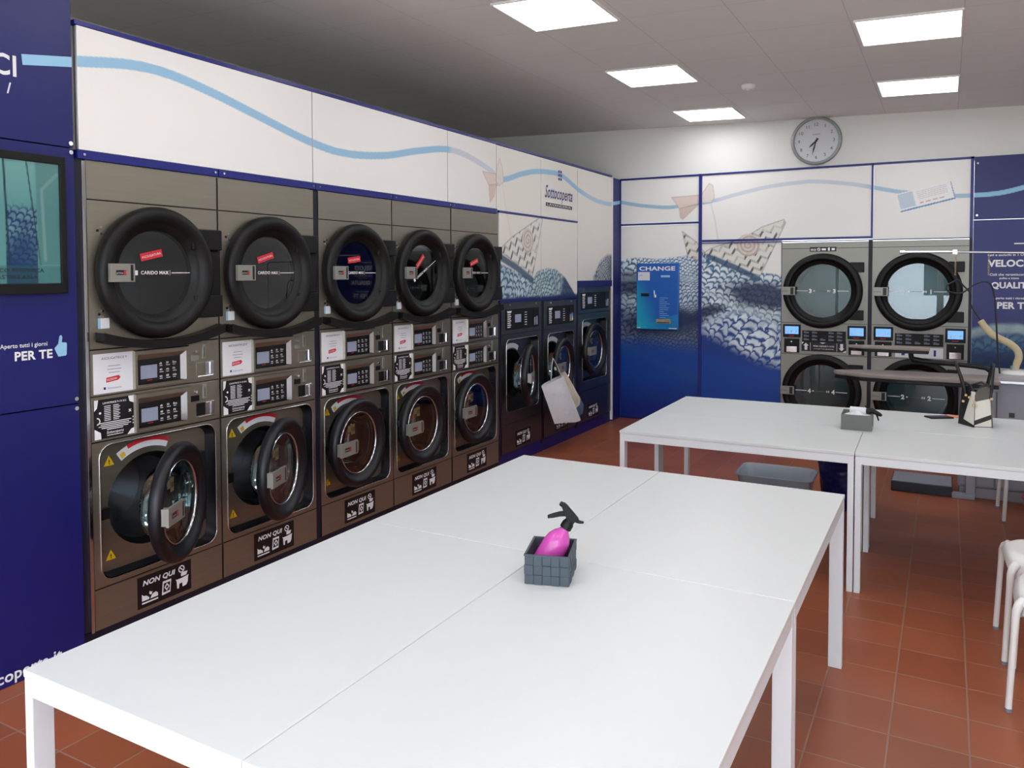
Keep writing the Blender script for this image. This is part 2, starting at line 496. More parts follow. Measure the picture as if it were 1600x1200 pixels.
def knit(x, z, ang, scale, seed):
    # rows of V-shaped loops, pale yarn over deep blue
    wob = (fbm(x*3, z*3, seed)-.5)*.16
    wv = (fbm(x*11, z*11, seed+7)-.5)*scale*1.1
    x = x+wv; z = z+(fbm(x*9, z*9, seed+3)-.5)*scale*1.0
    c, s = math.cos(ang), math.sin(ang)
    u = (x*c+z*s+wob)/scale; v = (-x*s+z*c+wob)/(scale*.85)
    col = np.floor(u); fu = u-col-.5
    fv = v+(1-np.sqrt(np.maximum(0, 1-3.2*fu*fu)))*.8+(col % 2)*.5; row = np.floor(fv); fv = fv-row-.5
    d = np.abs(fv)+.35*np.maximum(np.abs(fu)-.34, 0)*4
    return (1-sstep(.18, .46, d))*(.62+.6*np.clip(fbm(x*8+3, z*8, seed+9)*1.5-.25, 0, .75))
WHITE = L_(240, 238, 235); NAVY = L_(12, 40, 110)
def boat(C, x, z, P, hz):
    ins = inpoly(P, x, z)
    per = .115
    xx = x*.94+z*.34
    zz = (z*.94-x*.34)+np.abs(((xx/per) % 1)-.5)*.10
    band = (zz/.085) % 1
    pat = np.where(band < .36, 1., 0)*np.where(((xx/per) % 1) < .5, 1, .4)*(.35+.65*(vnoise(x*13, z*13, 5) > .4))
    c = mixc(np.broadcast_to(L_(228, 226, 220), C.shape), L_(104, 100, 92), np.clip(pat, 0, 1))
    C = np.where(ins[..., None], c, C)
    e = 1-sstep(.003, .010, seg(P+[P[0]], x, z))
    return mixc(C, L_(120, 116, 108), e*.45)
def rose(C, x, z, cx, cz, r):
    d = np.hypot(x-cx, z-cz); a = np.arctan2(z-cz, x-cx)
    C = mixc(C, L_(222, 208, 198), (1-sstep(r*.85, r, d))*.9)
    sp = (1-sstep(.10, .3, np.abs(((d/r*3.2+a/6.283) % 1)-.5)))*(d < r*.95)
    return mixc(C, L_(168, 158, 146), sp*.7)
def bird(C, x, z, polys):
    for k, P in enumerate(polys):
        c = (L_(226, 206, 198), L_(228, 218, 210), L_(216, 192, 184))[k % 3]
        C = mixc(C, c, inpoly(P, x, z).astype(float)*.95)
        e = 1-sstep(.002, .008, seg(P+[P[0]], x, z))
        C = mixc(C, L_(168, 140, 130), e*.4)
    return C
WB = smooth_curve([(-.1, 2.52), (.006, 2.503), (.239, 2.456), (.541, 2.421), (.725, 2.43), (1.067, 2.466), (1.322, 2.525), (1.655, 2.589), (1.976, 2.617), (2.162, 2.615), (2.465, 2.572), (2.654, 2.53), (2.872, 2.478), (3.1, 2.44), (3.366, 2.410), (3.524, 2.405), (3.729, 2.414), (3.928, 2.457), (4.3, 2.56)])
def paint_back(x, z):
    C = np.broadcast_to(WHITE, x.shape+(3,)).copy()
    # --- knitted sea
    top1 = interp([(-1, 1.80), (0, 1.84), (.22, 1.86), (.45, 1.84), (.75, 1.87), (.95, 1.93), (1.2, 1.80), (1.45, 1.70), (1.8, 1.66), (2, 1.6)], x)
    sea = sstep(-.012, .012, top1-z)
    base = mixc(np.broadcast_to(L_(10, 46, 100), C.shape), L_(60, 122, 164), fbm(x*5, z*5, 2))
    k1 = knit(x, z, -.45, .075, 1)
    pale = L_(236, 244, 246)
    K = mixc(base, pale, k1*.95)
    K = np.where(((x > .93) | (x < .2))[..., None], K, mixc(base, pale, knit(x, z, .35, .042, 4)*.85))
    # soft dark folds
    def fold(cx, cz, rx, rz, ang, f=.5):
        c, s = math.cos(ang), math.sin(ang)
        u = ((x-cx)*c+(z-cz)*s)/rx; v = (-(x-cx)*s+(z-cz)*c)/rz
        return 1-sstep(f, 1.15, np.hypot(u, v)+(.5-fbm(x*16, z*16, 7))*.35)
    K = mixc(K, L_(18, 44, 84), fold(1.62, 1.44, .46, .17, -.12)*.95)
    K = mixc(K, L_(16, 40, 78), fold(.10, 1.55, .22, .17, -.1)*.92)
    K = mixc(K, L_(14, 34, 76), fold(.55, 1.12, .55, .15, .1)*.95)
    K = mixc(K, L_(14, 34, 76), fold(1.05, 1.27, .22, .07, .25)*.9)
    pl = (1-sstep(.01, .05, np.abs(z-interp([(.9, 1.62), (1.0, 1.5), (1.25, 1.34), (1.45, 1.30), (1.8, 1.22)], x))))
    K = mixc(K, L_(190, 212, 222), pl*.55*(fbm(x*20, z*20, 9)+.25))
    pl = (1-sstep(.01, .06, np.abs(z-interp([(0, 1.39), (.2, 1.33), (.5, 1.0), (.9, 1.1), (1.2, 1.2)], x))))
    K = mixc(K, L_(170, 200, 215), pl*.5*(x < .93)*(fbm(x*30, z*30, 9)))
    K = mixc(K, L_(8, 36, 84), sstep(1.38, 1.18, z+(fbm(x*4, z*4, 8)-.5)*.3)*(x < .93)*.8)
    C = mixc(C, K, sea)
    # --- lower mound, big loops on the right
    top2 = interp([(.9, 1.07), (1.0, 1.13), (1.2, 1.24), (1.35, 1.29), (1.5, 1.27), (1.65, 1.2), (1.82, 1.1)], x)
    m2 = sstep(-.02, .02, top2-z)*(x > .93)
    k2 = knit(x, z, -.55, .105, 11)
    K2 = mixc(np.broadcast_to(L_(18, 70, 146), C.shape), L_(226, 240, 246), k2)
    K2 = mixc(K2, L_(196, 216, 228), sstep(.1, .0, top2-z)*.55)
    low = interp([(.9, 1.05), (1.2, .92), (1.5, .76), (1.82, .66)], x)
    K2 = mixc(K2, L_(12, 56, 138), sstep(-.05, .13, low+.06-z))
    C = mixc(C, K2, m2)
    # --- deep blue bottom
    dl = interp([(0, .9), (.4, .9), (.9, .86), (.93, .8), (1.82, .65)], x)
    deep = sstep(-.12, .12, dl-z)
    dc = mixc(np.broadcast_to(L_(2, 66, 158), C.shape), L_(4, 34, 122), sstep(.6, .05, z+.25*(x > .93)))
    C = mixc(C, dc, deep)
    g = (1-sstep(0, .10, np.abs(z-interp([(0, .80), (.25, .77), (.6, .60), (.9, .5)], x))))*(x < .93)
    C = mixc(C, L_(28, 78, 146), g*.5*(.5+fbm(x*18, z*18, 3)))
    # --- paper boat
    P = [(.97, 1.90), (1.05, 1.95), (1.43, 2.07), (1.6, 2.17), (1.82, 2.24), (1.835, 2.2), (1.585, 1.655), (1.3, 1.72)]
    C = boat(C, x, z, P, 1.95)
    C = rose(C, x, z, 1.46, 1.98, .13)
    C = boat(C, x, z, [(.735, 2.145), (.80, 1.86), (.93, 1.82), (.99, 1.90), (.9, 2.02)], 1.7)
    d = seg([(1.03, 1.86), (1.3, 1.75), (1.56, 1.62)], x, z)
    C = mixc(C, L_(36, 78, 112), (1-sstep(.02, .04, d))*.9)
    # --- ribbon wave, paper bird, string
    for P_ in (WB,):
        d = seg(P_, x, z)
        a = (1-sstep(.017, .023, d))
        mid = sstep(1.0, 1.2, x)*(1-sstep(2.5, 2.75, x))
        C = C*(1-(a*.95)[..., None])+(a*.95)[..., None]*(L_(160, 194, 216)*(1-mid[..., None])+L_(205, 212, 224)*mid[..., None])
    C = mixc(C, L_(222, 212, 204), (1-sstep(.003, .009, seg([(1.05, 2.45), (1.10, 2.25), (1.14, 2.0)], x, z)))*.8)
    C = bird(C, x, z, [[(.61, 2.53), (.93, 2.54), (.93, 2.45), (.70, 2.40)], [(.92, 2.45), (.96, 2.56), (1.03, 2.66), (1.07, 2.64), (1.09, 2.50), (1.05, 2.45)], [(.70, 2.40), (.92, 2.44), (.74, 2.28), (.71, 2.30)]])
    # --- little ticket on the right
    def rot(p, a, c0): 
        c, s = math.cos(a), math.sin(a); return (c0[0]+p[0]*c-p[1]*s, c0[1]+p[0]*s+p[1]*c)
    c0 = (3.12, 2.42); an = .235
    for off, cl in ((-.012, L_(92, 140, 186)), (0, L_(240, 240, 240))):
        Q = [rot(p, an, (c0[0]-off*.8, c0[1]+off)) for p in ((-.24, -.085), (.24, -.085), (.24, .085), (-.24, .085))]
        C = mixc(C, cl, inpoly(Q, x, z).astype(float))
    Q = [rot(p, an, c0) for p in ((-.225, -.07), (-.09, -.07), (-.09, .075), (-.225, .075))]
    C = mixc(C, L_(196, 210, 224), inpoly(Q, x, z).astype(float))
    u = (x-c0[0])*math.cos(an)+(z-c0[1])*math.sin(an); v = -(x-c0[0])*math.sin(an)+(z-c0[1])*math.cos(an)
    ln = ((u > -.06) & (u < .2) & (v > -.02) & (v < .06) & (((v/.018) % 1) < .4)).astype(float)
    C = mixc(C, L_(214, 204, 204), ln*.8)
    ln = ((u > -.05) & (u < .18) & (v > -.06) & (v < -.048) & (((u/.06) % 1) < .7)).astype(float)
    C = mixc(C, L_(206, 120, 124), ln*.7)
    return C
WL = smooth_curve([(1.3, 2.58), (1.472, 2.605), (1.712, 2.646), (1.917, 2.65), (2.181, 2.611), (2.48, 2.548), (2.894, 2.462), (3.212, 2.436), (3.598, 2.474), (3.964, 2.553), (4.349, 2.618), (4.648, 2.605), (4.994, 2.535), (5.12, 2.49), (5.263, 2.489), (5.55, 2.565), (5.866, 2.622), (6.275, 2.645), (6.5, 2.61), (6.742, 2.544), (7.0, 2.495), (7.226, 2.466), (7.5, 2.455), (7.7, 2.46)])
def paint_left(x, z):
    C = np.broadcast_to(WHITE, x.shape+(3,)).copy()
    cream = L_(226, 220, 210)
    C = mixc(C, cream, sstep(4.6, 5.3, x)*.6)
    if x.max() > 4.6:
        top = interp([(5.1, 1.78), (5.3, 1.73), (5.6, 1.66), (5.72, 1.62), (5.85, 1.70), (6.05, 1.73), (6.25, 1.72), (6.45, 1.64), (6.62, 1.52), (6.72, 1.44)], x)
        sea = sstep(-.01, .01, top-z)*(x < 6.75)
        base = mixc(np.broadcast_to(L_(20, 66, 112), C.shape), L_(50, 110, 150), fbm(x*6, z*6, 2))
        K = mixc(base, L_(208, 226, 230), knit(x, z, -.5, .07, 2)*.95)
        d1 = sstep(6.28, 6.42, x-(z-1.55)*.4)
        K = mixc(K, L_(20, 46, 86), d1*.9*(x < 6.8))
        mound = (x > 5.68)*(1-d1)
        K2 = mixc(np.broadcast_to(L_(44, 104, 140), C.shape), L_(206, 222, 214), knit(x, z, .6, .06, 6)*.9)
        K = mixc(K, K2, mound*1.)
        C = mixc(C, K, sea)
        t8 = interp([(7.1, 1.5), (7.15, 1.63), (7.35, 1.82), (7.55, 1.89), (7.8, 1.9)], x)
        s8 = sstep(-.02, .03, t8-z)*(x > 7.08)
        K8 = mixc(np.broadcast_to(L_(60, 74, 96), C.shape), L_(200, 206, 206), knit(x, z, .9, .05, 9)*.85)
        K8 = mixc(K8, L_(26, 40, 74), sstep(7.5, 7.75, x)*.7)
        C = mixc(C, K8, s8)
        C = mixc(C, NAVY*.8, sstep(1.49, 1.455, z)*(x < 6.75))
        P = [(5.14, 1.88), (5.37, 2.0), (5.94, 2.215), (5.955, 2.18), (5.75, 1.655), (5.45, 1.76)]
        C = boat(C, x, z, P, 1.95)
        C = rose(C, x, z, 5.66, 1.98, .12)
        C = mixc(C, L_(36, 78, 112), (1-sstep(.02, .04, seg([(5.13, 1.83), (5.45, 1.73), (5.74, 1.62)], x, z)))*.9)
        C = mixc(C, L_(222, 212, 204), (1-sstep(.003, .012, seg([(5.2, 2.44), (5.27, 2.2), (5.35, 2.0)], x, z)))*.7)
    d = seg(WL, x, z)
    a = 1-sstep(.0215, .0255, d)
    fade = sstep(4.36, 4.45, x)*(1-sstep(5.1, 5.2, x))
    fade = np.clip(fade+.4*sstep(6.8, 7.0, x), 0, 1)
    C = C*(1-a[..., None])+a[..., None]*(L_(152, 194, 222)*(1-fade[..., None])+L_(208, 212, 222)*fade[..., None])
    if x.max() > 4.6:
        C = bird(C, x, z, [[(4.87, 2.51), (5.08, 2.515), (5.12, 2.42), (4.97, 2.41)], [(5.08, 2.46), (5.11, 2.58), (5.15, 2.65), (5.2, 2.58), (5.22, 2.46), (5.14, 2.42)], [(4.97, 2.41), (5.09, 2.43), (5.06, 2.33), (4.99, 2.27)]])
    return C
def art_panel(name, s0, s1, z0, z1, paint, side, res, front, back, edge='white', mtl='mural', notch=None):
    nx = max(2, int((s1-s0)/res)); nz = max(2, int((z1-z0)/res))
    xs = np.linspace(s0, s1, nx+1); zs = np.linspace(z0, z1, nz+1)
    X, Z = np.meshgrid(xs, zs)
    C = paint(X, Z).reshape(-1, 3)
    n0 = X.size
    co = np.zeros((n0+8, 3)); co[:n0, 0] = X.ravel(); co[:n0, 1] = front; co[:n0, 2] = Z.ravel()
    c8 = [(a, y, b) for y in (front, back) for a, b in ((s0, z0), (s1, z0), (s1, z1), (s0, z1))]
    co[n0:] = c8
    i = np.arange(nx)[None, :]+np.arange(nz)[:, None]*(nx+1)
    q = np.stack([i, i+1, i+nx+2, i+nx+1], -1).reshape(-1, 4)
    b = n0
    ex = np.array([(b, b+4, b+5, b+1), (b+1, b+5, b+6, b+2), (b+2, b+6, b+7, b+3), (b+3, b+7, b+4, b), (b+4, b+7, b+6, b+5)])
    F = np.vstack([q, ex])
    me = bpy.data.meshes.new(name)
    me.vertices.add(len(co)); me.vertices.foreach_set('co', co.ravel())
    me.loops.add(F.size); me.loops.foreach_set('vertex_index', F.ravel().astype(np.int32))
    me.polygons.add(len(F)); me.polygons.foreach_set('loop_start', (np.arange(len(F))*4).astype(np.int32))
    mi = np.zeros(len(F), np.int32); mi[len(q):] = 1
    me.materials.append(M[mtl]); me.materials.append(M[edge])
    me.polygons.foreach_set('material_index', mi)
    me.update(calc_edges=True); me.validate()
    at = me.attributes.new('art', 'FLOAT_COLOR', 'POINT')
    cc = np.ones((len(co), 4), np.float32); cc[:n0, :3] = C; cc[n0:, :3] = C[0]
    at.data.foreach_set('color', cc.ravel())
    o = bpy.data.objects.new(name, me); COL.objects.link(o)
    if side == 'L': o.rotation_euler.z = HALF
    return o
G = 'printed cladding panels of the laundry walls'
def apanel(side, s0, s1, z0, z1, label, res=.006, proud=.0):
    if side == 'L': o = art_panel('cladding_panel', s0+.004, s1-.004, z0, z1, paint_left, 'L', res, -.006-proud, .02)
    else: o = art_panel('cladding_panel', s0, s1, z0, z1, paint_back, 'B', res, D-proud, D+.018)
    tag(o, label, 'wall panel', G)
    return o
apanel('L', 1.46, 2.91, 2.225, 2.76, 'long white overhead panel with a blue wave descending, nearest the camera', .0045)
apanel('L', 2.91, 4.36, 2.225, 2.76, 'long white overhead panel with the trough of the blue wave, second from the camera', .005)
apanel('L', 4.36, 5.095, 2.225, 2.76, 'white overhead panel where the blue wave reaches the paper bird beak', .006)
apanel('L', 5.095, 5.92, 2.215, 2.757, 'white overhead panel with the paper bird tail and rising blue wave', .006)
lp = apanel('L', 5.92, 6.745, 2.215, 2.757, 'white overhead panel printed with the blue script logo', .006)
apanel('L', 5.134, 5.92, 1.45, 2.195, 'wall panel printed with half a paper boat on blue knitting, beside the fifth dryer')
apanel('L', 5.92, 6.745, 1.45, 2.195, 'white wall panel with a dome of blue knitting, under the logo panel')
apanel('L', 6.75, 7.69, 1.605, 2.757, 'tall white wall panel with a grey knitted corner, nearest the room corner')
# logo
lg = MB().m('rail')
lg.text('Sottocoperta', 6.0, 2.40, .115, -.0085, w=.62, shear=.35, bold=.01)
lg.m('blackprint').rect(6.02, 6.61, 2.318, 2.352, -.0085)
lg.m('print').text('LAVANDERIA', 6.05, 2.325, .02, -.0095, w=.53)
lg.m('rail')
for a in (0, 1):
    for b in (0, 1, 2): lg.rect(6.29+a*.045, 6.325+a*.045, 2.585+b*.036, 2.61+b*.036, -.0085)
lg.build('logo', lp)
# blue trims around the machines on the left wall
def lwall(mb, name, **k): return mb.build(name, rotz=HALF, **k)
rails = [('blue rail with screws above the first dryer', 1.452, 2.206), ('blue rail with screws above the second dryer', 2.212, 2.925), ('blue rail with screws above the third dryer', 2.93, 3.672),
         ('blue rail with screws above the fourth dryer', 3.678, 4.40), ('blue rail with screws above the fifth dryer', 4.406, 5.10)]
for lab, a, b in rails:
    r = MB().m('rail').box(a, b, -.012, .02, 2.185, 2.222)
    r.m('chrome').cyl((a+.03, -.012, 2.203), (a+.03, -.018, 2.203), .006, n=12).cyl((b-.02, -.012, 2.203), (b-.02, -.018, 2.203), .006, n=12)
    tag(lwall(r, 'trim_rail'), lab, 'rail', 'blue screw rails above the dryers')
r = MB().m('rail').box(5.136, 6.745, -.012, .02, 2.197, 2.213)
tag(lwall(r, 'trim_rail'), 'thin blue rail below the logo panel', 'rail')
r = MB().m('navy').box(5.136, 6.742, -.010, .02, 1.429, 1.45)
tag(lwall(r, 'trim_rail'), 'dark blue strip right above the two lower dark washers', 'rail')
r = MB().m('navy').box(6.75, 7.69, -.010, .02, 1.535, 1.605)
tag(lwall(r, 'trim_rail'), 'dark blue strip above the third dark washer by the room corner', 'rail')
# wall fill between machines and navy corner panel, plinth
wf = MB().m('navydark')
for a, b, z1 in ((1.44, 1.494, 2.185), (2.204, 2.21, 2.18), (2.915, 2.957, 2.185), (5.133, 5.176, 1.44), (5.943, 5.985, 1.42), (6.73, 6.776, 1.535)):
    wf.box(a, b, .004, .06, .08, z1)
struct(lwall(wf, 'trim_3'))
struct(lwall(MB().m('navydark').box(1.44, 5.15, .012, .05, 0, .072).m('navy').box(5.15, 7.69, .012, .05, 0, .12), 'baseboard_left'))
cp = MB().m('navy').box(7.712, D-.002, -.002, .03, 0, 2.76)
cp.m('ltblue')
cpts = [(7.712, 2.452, 2.492), (7.8, 2.458, 2.498), (D-.004, 2.485, 2.522)]
for (a, b, c), (d, e, f) in zip(cpts[:-1], cpts[1:]): cp.poly([(a, b), (d, e), (f and d, f), (a, c)], -.004)
tag(lwall(cp, 'cladding_panel'), 'narrow glossy navy panel filling the far left room corner', 'wall panel', G)
struct(lwall(MB().m('white').box(7.692, 7.71, -.014, .03, .02, 2.76), 'trim_4'))
ew = MB().m('chrome').box(1.475, 1.492, -.004, .03, .07, 2.18)
tag(lwall(ew, 'edge_strip', bevel=.002), 'slim bright metal edge strip between navy panel and first dryer stack', 'trim strip')

# navy panels at the far left of the picture
np_ = MB().m('navy').box(-.2, 1.44, -.004, .03, 2.228, 2.95)
np_.m('print').text('VELOCI', 1.207, 2.482, .082, -.006, align='r', bold=.018, w=.36)
np_.m('print').text('in 1', 1.185, 2.408, .045, -.006, align='r', shear=.25)
np_.m('ltblue').poly([(1.232, 2.535), (1.44, 2.573), (1.44, 2.616), (1.228, 2.578)], -.006)
np_.m('chrome').cyl((1.425, -.004, 2.243), (1.425, -.012, 2.243), .009, n=14)
n1 = lwall(np_, 'cladding_panel'); tag(n1, 'navy panel above the wall screen with large white lettering ending in CI', 'wall panel', 'navy cladding panels at left')
np_ = MB().m('navy').box(-.2, 1.44, -.004, .03, 1.118, 2.222)
np_.m('chrome').cyl((1.425, -.004, 2.205), (1.425, -.012, 2.205), .009, n=14).cyl((1.425, -.004, 1.137), (1.425, -.012, 1.137), .009, n=14)
np_.m('print').text('Aperto tutti i giorni', 1.306, 1.380, .017, -.006, align='r', w=.19, bold=.012)
np_.m('print').text('PER TE', 1.327, 1.327, .036, -.006, align='r', w=.155, bold=.03)
np_.m('ltblue').poly([(1.338, 1.368), (1.352, 1.382), (1.358, 1.415), (1.366, 1.42), (1.371, 1.41), (1.368, 1.388), (1.388, 1.386), (1.390, 1.376), (1.388, 1.334), (1.384, 1.330), (1.352, 1.328), (1.348, 1.336), (1.336, 1.362)], -.006)
n2 = lwall(np_, 'cladding_panel'); tag(n2, 'navy panel behind the wall screen with PER TE and a thumbs up print', 'wall panel', 'navy cladding panels at left')
np_ = MB().m('navy').box(-.2, 1.44, -.004, .03, 0, 1.112)
np_.m('chrome').cyl((1.425, -.004, 1.095), (1.425, -.012, 1.095), .009, n=14)
np_.m('print').text('www.sottocoperta.it', 1.338, .022, .046, -.006, align='r', bold=.02)
n3 = lwall(np_, 'cladding_panel'); tag(n3, 'navy floor-level panel at left edge with a web address near the floor', 'wall panel', 'navy cladding panels at left')
# television
def paint_tv(x, z):
    C = np.broadcast_to(L_(118, 176, 172), x.shape+(3,)).copy()
    C = mixc(C, L_(160, 206, 198), sstep(1.9, 2.15, z)*.6)
    k = (x > 1.14)*(x < 1.265)*sstep(1.98, 1.93, z)
    C = mixc(C, mixc(np.broadcast_to(L_(24, 66, 116), C.shape), L_(170, 212, 214), knit(x, z, -.5, .03, 3)*fbm(x*14, z*14, 4)*1.1*sstep(1.66, 1.9, z+x*.4-.5)), k*1.)
    C = mixc(C, L_(34, 70, 80), (1-sstep(.002, .006, seg([(1.135, 2.14), (1.150, 1.72)], x, z))))
    C = mixc(C, L_(40, 60, 72), (1-sstep(.001, .004, seg([(1.225, 2.14), (1.275, 1.72)], x, z))))
    C = mixc(C, L_(96, 140, 138), sstep(1.26, 1.27, x-(z-1.9)*-.02)*(z > 1.72)*.6)
    C = mixc(C, L_(150, 184, 178), (1-sstep(.004, .009, seg([(1.295, 1.74), (1.285, 2.03), (1.35, 2.10)], x, z)))*.8)
    C = mixc(C, L_(58, 110, 112), sstep(1.72, 1.71, z)*.5*(.6+.6*fbm(x*20, z*20)))
    return C*np.array([.42, .50, .52])
tv = empty('wall_television', (0, 0, 0), HALF, 'flat black-framed screen on navy panel, cut off by the left edge', 'television')
b = MB().m('black')
b.box(.95, 1.385, -.035, -.004, 1.598, 1.642).box(.95, 1.385, -.035, -.004, 2.142, 2.176).box(1.358, 1.385, -.035, -.004, 1.642, 2.142).box(.95, .975, -.035, -.004, 1.642, 2.142).box(.97, 1.36, -.02, -.004, 1.64, 2.144)
b.build('bezel', tv, bevel=.003)
sc_ = art_panel('screen', .975, 1.358, 1.642, 2.142, paint_tv, 'B', .004, -.026, -.02, 'black', 'tvimage'); sc_.parent = tv
mesh('blackprint').text('SCO PETRARCA', 1.288, 1.688, .016, -.0268, align='r', bold=.01, w=.19).text('ASTELLANA', 1.262, 1.661, .016, -.0268, align='r', bold=.01, w=.165).build('caption', tv)

# ------------------------------------------------------------------ stacked dryers and washers on the left
RINGP = [(.308, 0), (.3125, .018), (.312, .036), (.305, .050), (.292, .059), (.275, .062), (.258, .058), (.244, .046), (.236, .034), (.232, .030), (.216, .026), (.212, .016), (.202, .012), (.198, .0), (.197, -.02)]
def control_panel(root, z0, w, upper):
    f = MB().m('steel')
    x0, x1, a, b = .226, .496, z0+.024, z0+.168
    f.plate(.214, .514, z0+.010, z0+.186, rrect(x0, x1, a, b, .004, 2), -.016)
    f.skirt([(.214, z0+.010), (.514, z0+.010), (.514, z0+.186), (.214, z0+.186)], -.016, [(.208, z0+.004), (.518, z0+.004), (.518, z0+.192), (.208, z0+.192)], .001, False)
    inn = [(x0+.004, a+.002), (x1-.026, a+.004), (x1-.026, b-.022), (x0+.004, b-.026)]
    f.m('blackgloss').poly(inn, -.0015)
    f.poly([(x0, a), (x1, a), (x1, b), (x0, b)], -.001)
    f.m('chrome').add([(x1-.026, -.002, a+.004), (x1, -.016, a), (x1, -.016, b), (x1-.026, -.002, b-.022)], [(0, 1, 2, 3)])
    f.m('steel').add([(x0+.004, -.002, b-.026), (x1-.026, -.002, b-.022), (x1, -.016, b), (x0, -.016, b)], [(0, 1, 2, 3)])
    cp_ = f.build('control_panel', root)
    mesh('screen').box(.250, .338, -.0035, -.0016, z0+.050, z0+.114).build('display', cp_)
    k = MB().m('print')
    for i in range(3):
        for j in range(3):
            xx = .352+j*.037; zz = z0+.112-i*.031
            k.text(('ab', '30', 'Eco', '40', 'rin', 'P2', 'xx', '60', 'min')[i*3+j], xx, zz, .010, -.0025, bold=.02)
            k.rect(xx, xx+.016+.006*((i+j) % 2), zz-.008, zz-.0055, -.0025)
    k.m('red').rect(.285, .312, z0+.040, z0+.0435, -.0025)
    k.build('key_legend', cp_)
def coin_unit(root, z0, dark):
    c = MB().m('steel').box(.522, .694, -.003, .0, z0+.008, z0+.197)
    c.m('chrome').cyl((.560, -.003, z0+.155), (.560, -.010, z0+.155), .007, n=14)
    c.m('steel_light').box(.598, .622, -.008, -.003, z0+.115, z0+.19)
    c.m('blackprint').rect(.608, .612, z0+.125, z0+.175, -.0086)
    c.m('black' if dark else 'steel_light').box(.528, .578, -.006, -.003, z0+.108, z0+.138)
    c.m('chrome').box(.565, .665, -.012, -.003, z0+.022, z0+.03).box(.645, .665, -.012, -.003, z0+.03, z0+.1)
    c.m('black' if dark else 'steel').box(.56, .612, -.008, -.003, z0+.032, z0+.096)
    c.m('chrome').box(.618, .645, -.006, -.003, z0+.032, z0+.096)
    c.build('coin_unit', root, bevel=.0015)
def dryer_unit(s0, w, label, num, red_rot, dark, text_rot=0):
    t = empty('tumble_dryer', (0, s0, 0), HALF, label, 'dryer', 'steel dryers stacked over the washers')
    cx, cz = .336, 1.686
    b = MB().m('steel').openbox(0.002, w-.002, 0, .8, 1.133, 2.18)
    hole = circ(cx, cz, .2)
    b.plate(.002, w-.002, 1.345, 2.008, hole, 0)
    b.box(.002, w-.002, 0, .02, 2.014, 2.18)
    b.box(.002, w-.002, 0, .02, 1.133, 1.338)
    b.m('black').box(.003, w-.003, .006, .02, 2.006, 2.016).box(.003, w-.003, .006, .02, 1.336, 1.347)
    b.m('drum').skirt(hole, 0, circ(cx, cz, .19), .4)
    b.poly(circ(cx, cz, .19)[::-1], .4)
    for z in (1.875, 1.50): 
        b.m('chrome')
        for dz in (-.013, .013): b.cyl((.066, 0, z+dz), (.066, -.005, z+dz), .006, n=10)
        b.m('blackprint').cyl((.05, 0, z), (.05, -.003, z), .006, n=10)
    b.build('body', t)
    d = MB().m('black').ring(RINGP, cx, -.004, cz)
    dd = d.build('door', t)
    MB().m('black').box(.52, w-.006, -.045, -.002, 1.800, 1.905).box(.53, w-.006, -.045, -.002, 1.460, 1.572).box(.63, w-.006, -.03, -.002, 1.57, 1.8).build('hinge', dd, bevel=.006)
    g = MB().m('glass').disc(cx, -.010, cz, .2, 64).build('door_glass', dd)
    p = MB().m('print')
    if True:
        c_, s_ = math.cos(text_rot), math.sin(text_rot)
        p.rect(cx-.118, cx-.098, cz-.011, cz+.011, -.0135)
        p.text('CARIDO MAX', cx-.082, cz-.007, .016, -.0135, w=.15, bold=.02)
        p.rect(cx+.075, cx+.077, cz-.012, cz+.012, -.0135).rect(cx+.085, cx+.19, cz-.0018, cz+.0018, -.0135)
        if text_rot:
            p.v = [(cx+(a-cx)*c_-(q-cz)*s_, y, cz+(a-cx)*s_+(q-cz)*c_) for a, y, q in p.v]
    p.build('glass_print', dd)
    r_ = MB().m('red').rect(cx-.085, cx+.035, cz+.066, cz+.102, -.0135, red_rot).m('print').text('ASCIUGATURA', cx-.078, cz+.078, .011, -.0145, w=.105, rot=0)
    cc = (cx-.025, cz+.084)
    for i in range(4, len(r_.v)):
        a, y, q = r_.v[i]; c_, s_ = math.cos(red_rot), math.sin(red_rot)
        r_.v[i] = (cc[0]+(a-cc[0])*c_-(q-cc[1])*s_, y, cc[1]+(a-cc[0])*s_+(q-cc[1])*c_)
    r_.build('red_sticker', dd)
    l = MB().m('steel_light').box(.052, .172, -.086, -.068, 1.645, 1.727).box(.055, .085, -.07, -.04, 1.65, 1.722)
    l.m('blackprint').box(.150, .163, -.0875, -.086, 1.65, 1.722)
    l.rect(.078, .128, 1.676, 1.698, -.0867)
    l.m('red').rect(.116, .127, 1.678, 1.696, -.0873)
    l.m('print').text('primus', .081, 1.682, .008, -.0873, w=.032)
    l.build('latch_plate', dd, bevel=.0015)
    # bumper grip under the door
    k = MB().m('black'); n = 24; top = []; bot = []
    for i in range(n+1):
        x = .03+(.70-.03)*i/n; u = (x-.36)/.33
        zt = 1.343+.05*u*u; th = .023+.004*abs(u)
        top.append((x, zt+th)); bot.append((x, zt-th*.6))
    k.prism(bot+top[::-1], -.066, -.002)
    k.build('drawer_grip', t, bevel=.008)
    MB().m('paleblue').rect(.042, .098, 1.435, 1.482, -.0015).m('paper').rect(.055, .098, 1.435, 1.482, -.002).build('small_label', t)
    pp = MB().m('paper').box(.016, .216, -.0025, 0, 1.141, 1.321)
    pp.m('blackprint').text('ASCIUGATRICE '+num, .116, 1.294, .0105, -.0032, w=.125, align='c')
    pp.m('greyprint')
    for i, q in enumerate((.06, .07, .055)): pp.rect(.116-q/2, .116+q/2, 1.262-i*.015, 1.2645-i*.015, -.0032)
    c = (.112, 1.206)
    pp.m('red').poly([(.075, 1.189), (.135, 1.196), (.146, 1.207), (.138, 1.218), (.076, 1.211)], -.0032)
